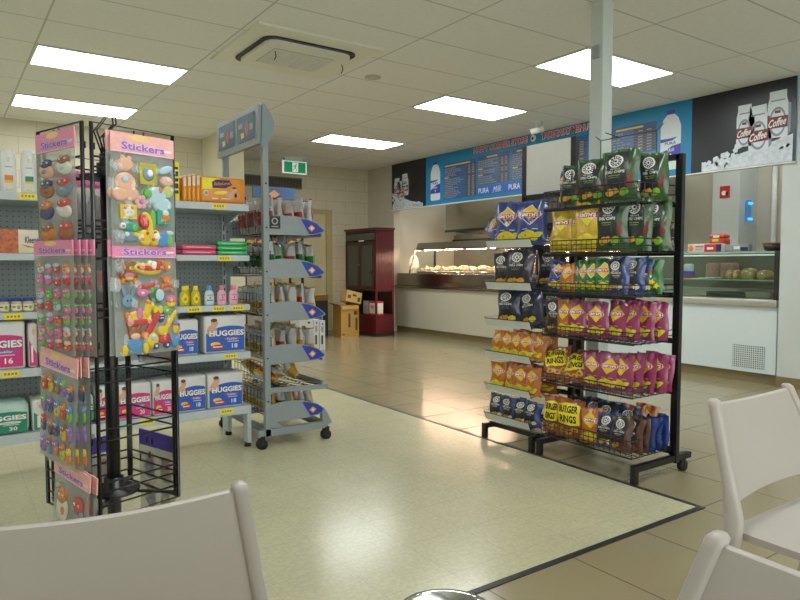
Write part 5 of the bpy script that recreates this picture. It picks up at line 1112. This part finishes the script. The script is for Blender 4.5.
        pal = {'mixed': [O_, N_, S_, K_, W_, C_, R__, A_], 'candy': [P_, S_, G_, P_, O_, C_, R__, P_], 'friends': [R__, Y_, V_, K_, G_, B_, O_, Y_, N_], 'bird': [O_, Y_, O_, W_, A_, R__]}[kind]
        nx, ny = {'mixed': (2, 4), 'candy': (4, 7), 'friends': (5, 4), 'bird': (2, 2)}[kind]
        for j in range(ny):
            for i in range(nx):
                cx_ = (-.5+(i+.5)/nx)*w*.92+rnd.uniform(-1, 1)*.004; cy_ = (j+.5)/ny*h*.94+.01+rnd.uniform(-1, 1)*.004; rx_ = w/nx*.40; ry_ = h/ny*.42
                m1, m2 = rnd.choice(pal), rnd.choice(pal)
                if kind == 'mixed': rx_ *= 1.25; ry_ *= 1.1
                mb.dome(G, cx_, cy_-.25*ry_, rx_*.8, ry_*.70, .007, m1, 12, rnd.uniform(-.2, .2)); mb.dome(G, cx_, cy_+.45*ry_, rx_*.62, ry_*.45, .009, m2, 12)
                for q in (-.28, .28): mb.dome(G, cx_+q*rx_, cy_+.5*ry_, rx_*.13, ry_*.10, .012, W_, 8); mb.dome(G, cx_+q*rx_, cy_+.5*ry_, rx_*.06, ry_*.05, .0135, K_, 6)
                mb.dome(G, cx_+rnd.uniform(-.3, .3)*rx_, cy_-.3*ry_, rx_*.3, ry_*.25, .0095, rnd.choice(pal), 10)
    return mb
def sheet(kind, w, h, hh, cardm, seed):
    """returns three builders: card header, clear backing sheet, raised stickers; origin at the bottom centre"""
    rnd = random.Random(seed); b0 = h-hh
    wav = lambda u, v: .004*math.sin(u*7+seed)*v*(1-v)*4
    c_ = MB(); G = lambda u, v, off: Vector((u, -off, v))
    c_.box((-w/2, -.003, b0), (w/2, .001, h), cardm)
    if cardm is not CARDV:
        c_.d_text(G, 'Stickers', .0, b0+hh*.36, w*.70, hh*.42, LETW, .0036, .07); c_.d_text(G, 'Stickers', .0, b0+hh*.36, w*.68, hh*.38, LETV, .0044, .025)
        c_.d_ell(G, -.05*w, b0+hh*.80, .16*w, hh*.16, mat('card_gold', (236, 200, 130), .4), .0032); c_.d_rect(G, -.46*w, b0+hh*.02, .46*w, b0+hh*.07, LETW, .0032); c_.d_rect(G, .34*w, b0+hh*.28, .46*w, b0+hh*.40, W_, .0036)
    else:
        c_.d_rect(G, -.45*w, b0+.1*hh, -.25*w, b0+.8*hh, mat('card_deep_violet', (120, 60, 150), .4), .0034); c_.d_rect(G, .2*w, b0+.2*hh, .42*w, b0+.8*hh, W_, .0034)
        for k in range(8): c_.d_rect(G, (.22+.024*k)*w, b0+.3*hh, (.232+.024*k)*w, b0+.75*hh, K_, .004)
    s_ = MB(); s_.grid(lambda a_, v: Vector(((a_-.5)*w, .002*math.sin(a_*8+seed)*math.sin(v*5), v*b0)), 10, 12, SHEETG)
    p_ = MB(); p_.grid(lambda a_, v: Vector(((a_-.5)*w, -.012+.003*math.sin(a_*21+seed+v*9)*math.sin(v*17+seed), v*b0)), 16, 20, FILM)
    return c_, s_, stickers(kind, w*.96, b0*.97, seed), p_
SHC = {}
def hang(kind, w, h, hh, cardm, seed, o, u, s_, ztop, rz, out, label, grp, tilt=0.0, roll=0.0):
    key = (kind, w, h, hh, cardm.name, seed)
    if key not in SHC:
        SHC[key] = [q.mesh('sticker_sheet') for q in sheet(kind, w, h, hh, cardm, seed)]
    n = Vector((math.sin(rz), -math.cos(rz), 0))
    p = o+u*s_+n*out+Vector((0, 0, ztop-h))
    tt = thing('sticker_sheet', label, 'sticker sheet', p, 0, grp)
    tt.rotation_euler = (Matrix.Rotation(rz, 4, 'Z') @ Matrix.Rotation(roll, 4, 'Y') @ Matrix.Rotation(tilt, 4, 'X')).to_euler()
    for nm, me in zip(('card_header', 'clear_sheet', 'raised_stickers', 'plastic_cover'), SHC[key]): obj(nm, me, tt)
    return tt
RZ1 = math.atan2(U1.y, U1.x); RZ2 = math.atan2(-U2.y, -U2.x)
GF, GL_ = 'sticker sheets on the front wire panel', 'sticker sheets on the side wire panel'
hang('farm', .212, .335, .058, CARD2, 3, FC, U1, .168, 1.542, RZ1, .020, 'pale animal sticker sheet hanging highest on the panel facing the chairs', GF)
hang('farm', .212, .335, .058, CARD2, 3, FC, U1, .160, 1.545, RZ1, .010, 'spare animal sticker sheet hanging directly behind the highest one', GF)
hang('toys', .215, .345, .050, CARD, 5, FC, U1, .170, 1.222, RZ1, .026, 'toy sticker sheet with orange bears and rocking horse below the animal sheet', GF, tilt=-.03)
hang('toys', .215, .345, .050, CARD, 5, FC, U1, .160, 1.225, RZ1, .011, 'spare toy sticker sheet hanging directly behind the bears sheet', GF)
hang('mixed', .235, .335, .058, CARD, 7, FC, U2, .135, 1.545, RZ2, .020, 'crinkled brown figure sticker sheet, highest on the side panel', GL_)
hang('candy', .235, .335, .045, CARD, 8, FC, U2, .122, 1.222, RZ2, .040, 'pink and green candy sticker sheet, second from the top of the side panel', GL_)
for k in range(3): hang('candy', .235, .335, .045, CARD, 8, FC, U2, .105-.02*k, 1.222, RZ2, .028-.010*k, 'spare candy sticker sheet fanned behind the second side sheet, %s layer' % ORD[k], 'fanned candy sticker sheets')
hang('friends', .22, .335, .058, CARD2, 9, FC, U2, .125, .895, RZ2, .045, 'sheet of small red yellow and violet figure stickers, third down the side panel', GL_, roll=.10)
for k in range(2): hang('friends', .22, .335, .058, CARD2, 9, FC, U2, .105-.02*k, .885, RZ2, .030-.012*k, 'spare figure sticker sheet behind the third side sheet, %s layer' % ORD[k], 'spare figure sticker sheets')
hang('bird', .21, .335, .050, CARD2, 12, FC, U2, .105, .56, RZ2, .030, 'orange and yellow bird sticker sheet, lowest on the side panel', GL_, roll=.13)
hang('bird', .21, .335, .050, CARD2, 12, FC, U2, .085, .55, RZ2, .015, 'spare bird sticker sheet behind the lowest side sheet', GL_, roll=.10)
# sheets on the two far panels, seen from behind through the frame
for k, (z, cm_) in enumerate(((1.46, CARD), (1.13, CARD2))):
    hang('mixed', .2, .32, .055, cm_, 21+k, FC+U2*SS, U1, .15, z, RZ1+PI, .018, 'sticker sheet facing the shelves, %s, seen from behind through the frame' % ['higher one', 'lower one'][k], 'sticker sheets facing the shelves')
    hang('candy', .2, .32, .055, cm_, 31+k, FC+U1*SS, U2, .15, z, RZ2+PI, .018, 'sticker sheet facing the silver rack, %s, on the far panel' % ['higher one', 'lower one'][k], 'sticker sheets facing the silver rack')
hang('bird', .21, .29, .055, CARDV, 41, FC+U1*SS, U2, .15, .575, RZ2+PI, .018, 'violet and blue topped pack hanging low on the panel facing the silver rack', 'violet topped packs')
hang('bird', .21, .29, .055, CARDV, 41, FC+U2*SS, U1, .15, .56, RZ1+PI, .018, 'violet and blue topped pack hanging low on the panel facing the shelves', 'violet topped packs')

# ================================================================== CHAIRS, TABLE, BOWL
CHM = mat('chair_plastic', (176, 169, 161), .42, vary=.02, scale=4, bump=.03, bscale=300)
def make_chair(loc, rz, label, group='beige plastic chairs'):
    t_ = thing('plastic_chair', label, 'chair', loc, rz, group)
    Wc = .43
    path = [(-.102, .786), (-.098, .775), (-.068, .69), (-.035, .60), (-.008, .51), (-.006, .455), (-.028, .38), (-.075, .19), (-.115, .0)]
    yb = lambda z: next((y0+(y1-y0)*(z-z0)/(z1-z0) for (y0, z0), (y1, z1) in zip(path, path[1:]) if z1 <= z <= z0), -.1)
    def back(u, v):
        x = (u-.5)*2*(.250-.052*v); z0 = .538+.014*math.cos(PI*(u-.5))**.5 if 0 < u < 1 else .538; z1 = .778-.008*math.cos(PI*(u-.5)); z = z0+(z1-z0)*v
        return Vector((x, yb(z)-.006-.014*math.cos(PI*(u-.5)), z))
    b_ = MB(); nu, nv = 20, 10; T_h = .012
    b_.grid(back, nu, nv, CHM); b_.grid(lambda u, v: back(1-u, v)+Vector((0, T_h, 0)), nu, nv, CHM)
    for v in (0, 1): b_.grid(lambda u, q, v=v: back(u, v)+Vector((0, T_h*q, .004*math.sin(PI*q)*(1 if v else -1))), nu, 3, CHM)
    obj('backrest', b_, t_)
    for sgn in (-1, 1):
        l_ = MB(); n = 12; rings = []
        pp = [(-.1045, .7935), (-.104, .792)]+path
        for k, (y, z) in enumerate(pp):
            f_ = 0.04 if k == 0 else 0.6 if k == 1 else 1.0; wx = .014*f_; wy = (.016 if z > .52 else .024 if z > .3 else .018)*f_
            xx = sgn*(.200+.22*(.786-max(z, .45))+(.01*(.45-z)/.45 if z < .45 else 0))
            rings.append([Vector((xx+wx*math.copysign(abs(math.cos(2*PI*q/n))**.7, math.cos(2*PI*q/n)), y+wy*math.copysign(abs(math.sin(2*PI*q/n))**.7, math.sin(2*PI*q/n)), z)) for q in range(n)])
        v = [p for r in rings for p in r]; f = [(i*n+q, i*n+(q+1) % n, (i+1)*n+(q+1) % n, (i+1)*n+q) for i in range(len(rings)-1) for q in range(n)]
        f += [tuple(range(n)), tuple((len(rings)-1)*n+q for q in reversed(range(n)))]
        l_.add(v, f, CHM, True); obj('leg', l_, t_)
        l_ = MB(); l_.tube([(sgn*.225, .39, .455), (sgn*.24, .41, .2), (sgn*.26, .44, 0)], [.024, .020, .016], CHM, 12); obj('leg', l_, t_)
    s_ = MB()
    def seat(u, v, dz=0.0):
        y = -.03+.46*v; wx = .50*(1.0+.04*math.sin(PI*v*.8)); x = (u-.5)*wx
        z = .476-.016*math.sin(PI*u)*math.sin(PI*min(1, v*1.05))-.03*max(0, v-.82)**2/.0324*.5
        return Vector((x, y, z-dz))
    s_.grid(seat, 16, 14, CHM); s_.grid(lambda u, v: seat(1-u, v, .018), 16, 14, CHM)
    for v in (0, 1): s_.grid(lambda u, q, v=v: seat(u, v, .018*q), 16, 1, CHM)
    for u in (0, 1): s_.grid(lambda v, q, u=u: seat(u, v, .018*q), 14, 1, CHM)
    obj('seat', s_, t_)
    return t_
def at_back(px, py, rz): return (px, py, 0)
CHL = [((.211, 1.164, 0), R_(-8), 'beige plastic chair closest to the sticker stand, only its backrest in view'),
       ((1.890, .955-.10, 0), R_(180), 'beige plastic chair closest to the deep chip rack, its seat showing'),
       ((.742, .268, -.0), R_(90), 'beige plastic chair at the picture corner with only a back edge showing')]
for l_, rz_, lb_ in CHL: make_chair(l_, rz_, lb_)
TBM = mat('table_top', (190, 186, 176), .4)
t = thing('cafe_table', 'small round cafe table under the steel bowl, below the picture', 'table', (.26, .33, 0))
a = MB(); a.lathe([(.28, .681), (.295, .688), (.295, .699), (.285, .704)], TBM, 32); obj('table_top', a, t)
a = MB(); a.tube([(0, 0, .02), (0, 0, .682)], .028, STEELD, 14); obj('pole', a, t)
a = MB(); a.lathe([(.115, 0.001), (.115, .012), (.05, .03), (.028, .05)], STEELD, 28); obj('base', a, t)
a = MB(); a.lathe([(.030, 0), (.036, .004), (.048, .04), (.0515, .082), (.0535, .086), (.0525, .089), (.049, .086), (.045, .05), (.030, .012), (.0, .010)], mat('polished_steel', (205, 208, 210), .12, 1.0, vary=.02), 36)
solo('steel_bowl', a, 'small polished steel bowl with rolled rim on the cafe table', 'bowl', (.414, .512, .705))

# ================================================================== RED CABINET AND CARTONS
WOOD = mat('red_wood', (84, 12, 24), .32, vary=.16, scale=6, spec=.5); WOODD = mat('red_wood_dark', (50, 14, 16), .4, vary=.16, scale=6); CGL = mat('cabinet_glass_dark', (50, 54, 50), .08, vary=.1, scale=3, spec=.8)
X0, X1, YA, YC = 5.67, 6.02, 8.83, 9.78; ZH = 1.745
t = thing('display_cabinet', 'tall dark red wooden display cabinet with glass doors', 'cabinet', (0, 0, 0))
a = MB(); a.box((X0-.02, YA-.02, ZH-.03), (X1+.01, YC+.02, ZH), WOOD); a.box((X0, YA, ZH-.07), (X1, YC, ZH-.03), WOODD); obj('cornice', a, t)
a = MB(); a.box((X0+.03, YA, .74), (X1, YA+.02, ZH-.07), WOOD)
for k in range(5): a.box((X0+.05+.06*k, YA-.004, .78), (X0+.054+.06*k, YA, ZH-.10), WOODD)
obj('side_panel', a, t)
a = MB(); a.box((X0+.03, YC-.02, .1), (X1, YC, ZH-.07), WOODD); obj('side_panel', a, t)
a = MB(); a.box((X1-.02, YA+.02, .1), (X1, YC-.02, ZH-.07), WOODD); obj('back_panel', a, t)
for y in (YA, YC-.03):
    a = MB(); a.box((X0, y, 0), (X0+.03, y+.03, ZH-.07), WOOD); obj('post', a, t)
a = MB(); a.box((X1-.03, YA, 0), (X1, YA+.03, .74), WOOD); obj('post', a, t)
a = MB(); a.box((X0+.001, YA+.001, 0), (X1-.001, YC-.001, .35), WOOD); a.box((X0-.012, YA-.012, 0), (X1, YC, .07), WOODD); obj('base_panel', a, t)
for z in (.74, 1.0, 1.27, 1.52):
    a = MB(); a.box((X0+.02, YA+.02, z-.02), (X1-.02, YC-.02, z), WOODD); obj('shelf', a, t)
for k in range(2):
    y0 = YA+.03+k*.445; y1 = y0+.445
    a = MB()
    for lo, hi in (((y0, .75), (y0+.05, 1.53)), ((y1-.05, .75), (y1, 1.53)), ((y0+.05, .75), (y1-.05, .81)), ((y0+.05, 1.47), (y1-.05, 1.53))): a.box((X0-.018, lo[0], lo[1]), (X0, hi[0], hi[1]), WOODD)
    d_ = obj('door', a, t)
    a = MB(); a.box((X0-.010, y0+.05, .81), (X0-.006, y1-.05, 1.47), CGL); obj('door_glass', a, d_)
    a = MB(); yk = y1-.025 if k == 0 else y0+.025; a.lathe([(.0, 0), (.012, .006), (.012, .018), (0, .022)], mat('brass', (190, 150, 70), .25, 1.0), 10, M=Matrix.Translation((X0-.018, yk, 1.15)) @ Matrix.Rotation(R_(-90), 4, 'Y')); obj('knob', a, d_)
a = MB(); a.box((X0-.012, YA+.03, 1.55), (X0, YC-.03, 1.66), CGL); a.box((X0-.016, YA+.35, 1.535), (X0-.010, YA+.5, 1.55), WHITE); obj('top_panel', a, t)
a = MB(); a.rbox((-.07, -.11, 0), (.07, .11, .21), mat('carton_white', (212, 212, 206), .5), .004)
for lo, hi in (((-.072, -.112, .185), (.072, .112, .212)), ((-.072, -.112, -.001), (.072, .112, .02)), ((-.072, -.112, 0), (-.05, -.09, .21)), ((-.072, .085, 0), (-.05, .112, .21))): a.box(lo, hi, RED)
a.box((-.073, -.05, .10), (-.07, .05, .15), GREYP); solo('red_edged_carton', a, 'white carton with red edges inside the open cabinet niche', 'carton', (5.76, 8.97, .352))
a = MB(); a.rbox((-.05, -.09, 0), (.05, .09, .21), mat('carton_grey', (170, 165, 160), .5), .004); a.box((-.052, -.04, .05), (-.05, .04, .14), GREYP); solo('grey_carton', a, 'grey printed carton in the cabinet niche behind the red edged one', 'carton', (5.76, 9.20, .352))
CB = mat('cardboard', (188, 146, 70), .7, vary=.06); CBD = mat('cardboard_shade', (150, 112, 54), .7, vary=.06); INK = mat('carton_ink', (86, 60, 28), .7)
def carton_box(w, dpt, h, m, prints, tape=True):
    a_ = MB(); a_.box((-w/2, -dpt/2, 0), (w/2, dpt/2, h), m); F = pl(-dpt/2)
    for x0, y0, x1, y1, mm in prints: a_.d_rect(F, x0*w, y0*h, x1*w, y1*h, mm, .001)
    return a_
a = carton_box(.33, .26, .50, CB, [(-.35, .9, .0, .96, INK), (-.1, .3, .02, .75, INK), (.3, .2, .42, .6, INK), (-.42, .06, -.3, .1, INK), (.2, .70, .42, .82, INK)])
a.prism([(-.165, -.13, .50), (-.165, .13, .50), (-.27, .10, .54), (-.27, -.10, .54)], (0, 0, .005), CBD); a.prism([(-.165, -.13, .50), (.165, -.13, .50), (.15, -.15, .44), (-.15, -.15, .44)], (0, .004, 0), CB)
solo('cardboard_carton', a, 'tall brown cardboard carton on the floor against the red cabinet', 'carton', (5.37, 9.26, 0))
a = carton_box(.28, .2, .18, mat('cardboard_pale', (206, 170, 100), .7, vary=.05), [(-.4, .3, -.2, .6, INK), (-.1, .55, .15, .75, INK), (.25, .15, .42, .55, INK)])
solo('cardboard_carton', a, 'small brown cardboard carton tipped on top of the tall carton', 'carton', (5.45, 9.26, .535), (R_(-8), R_(14), R_(-4)))
a = MB(); BXD = mat('shade_dark_carton', (26, 24, 24), .7)  # carton standing in shadow; the shade is put into its near-black colour
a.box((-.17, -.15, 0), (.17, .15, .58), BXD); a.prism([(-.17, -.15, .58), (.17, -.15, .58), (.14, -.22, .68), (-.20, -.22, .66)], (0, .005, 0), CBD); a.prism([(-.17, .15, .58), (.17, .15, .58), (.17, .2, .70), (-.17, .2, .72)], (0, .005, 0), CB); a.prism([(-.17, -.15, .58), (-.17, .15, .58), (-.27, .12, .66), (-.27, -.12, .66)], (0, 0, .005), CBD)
solo('shade_dark_carton', a, 'shadow dark open carton with brown flaps between the white cartons and brown carton', 'carton', (4.93, 9.52, 0))
CW = mat('carton_pale', (206, 208, 204), .5, vary=.03)
a = carton_box(.20, .28, .43, CW, [(.1, .86, .3, .92, INK), (-.25, .45, .12, .55, BLACK), (-.3, .72, -.1, .8, BLACK), (-.1, .25, .3, .29, PURP), (0, .66, .45, .7, PURP)])
solo('white_carton', a, 'wide white carton with black print standing on the tiles behind the silver rack', 'carton', (3.97, 8.04, 0))
for k in range(2):
    a = carton_box(.085, .28, .42-.02*k, CW, [(-.2, .2, .1, .5, BLACK), (-.2, .6, .2, .8, GREYP), (-.1, .85, .2, .92, PURP)])
    solo('white_carton', a, ['narrow white carton standing edge on, beside the wide white carton', 'narrow white carton standing edge on, closest to the red cabinet'][k], 'carton', (4.12+.092*k, 8.04, 0), (0, 0, 0), 'narrow white cartons')

# ================================================================== KITCHEN LIGHTS, WORLD, CAMERA
for k, (x, y) in enumerate(((7.25, 8.3), (7.1, 5.6), (7.15, 3.5))):
    t = thing('ceiling_light', 'kitchen ceiling light panel above the counter, out of the picture', 'ceiling light', (x-.3, y-.6, CEIL), 0, 'kitchen ceiling lights')
    a = MB(); a.box((0, 0, -.008), (.5, 1.2, -.003), LAMPK); obj('diffuser', a, t)
    a = MB(); a.box((-.02, -.02, -.012), (0, 1.22, -.001), LFR); a.box((.5, -.02, -.012), (.52, 1.22, -.001), LFR); obj('light_frame', a, t)
la = bpy.data.lights.new('added_fill_light', 'AREA'); la.shape = 'RECTANGLE'; la.size = 7; la.size_y = 2.2; la.energy = 110; la.color = (.92, 1, .97)  # soft fill lamp added behind the camera to lift ceiling and shelf fronts
lo = bpy.data.objects.new('added_fill_light', la); col.objects.link(lo); lo.location = (1.0, YMIN+.05, 1.4); lo.rotation_euler = (R_(90), 0, 0)
wd = bpy.data.worlds.new('world'); sc.world = wd; wd.use_nodes = True
wd.node_tree.nodes['Background'].inputs[0].default_value = (.6, .7, .65, 1); wd.node_tree.nodes['Background'].inputs[1].default_value = .02
cam = bpy.data.cameras.new('camera'); co = bpy.data.objects.new('camera', cam); col.objects.link(co)
cam.sensor_width = 36; cam.lens = 36*660/800; cam.clip_start = .05
ay = R_(55.2); pit = math.atan(35/660)
Fv = Vector((math.cos(ay)*math.cos(pit), math.sin(ay)*math.cos(pit), -math.sin(pit)))
co.location = (0, 0, 1.15); co.rotation_euler = Fv.to_track_quat('-Z', 'Y').to_euler()
sc.camera = co
sc.view_settings.view_transform = 'Standard'; sc.view_settings.look = 'None'; sc.view_settings.exposure = 0.0; sc.view_settings.gamma = 1.06
sc.cycles.max_bounces = 8; sc.cycles.diffuse_bounces = 4; sc.cycles.transparent_max_bounces = 16; sc.cycles.use_denoising = True; sc.cycles.sample_clamp_indirect = 6
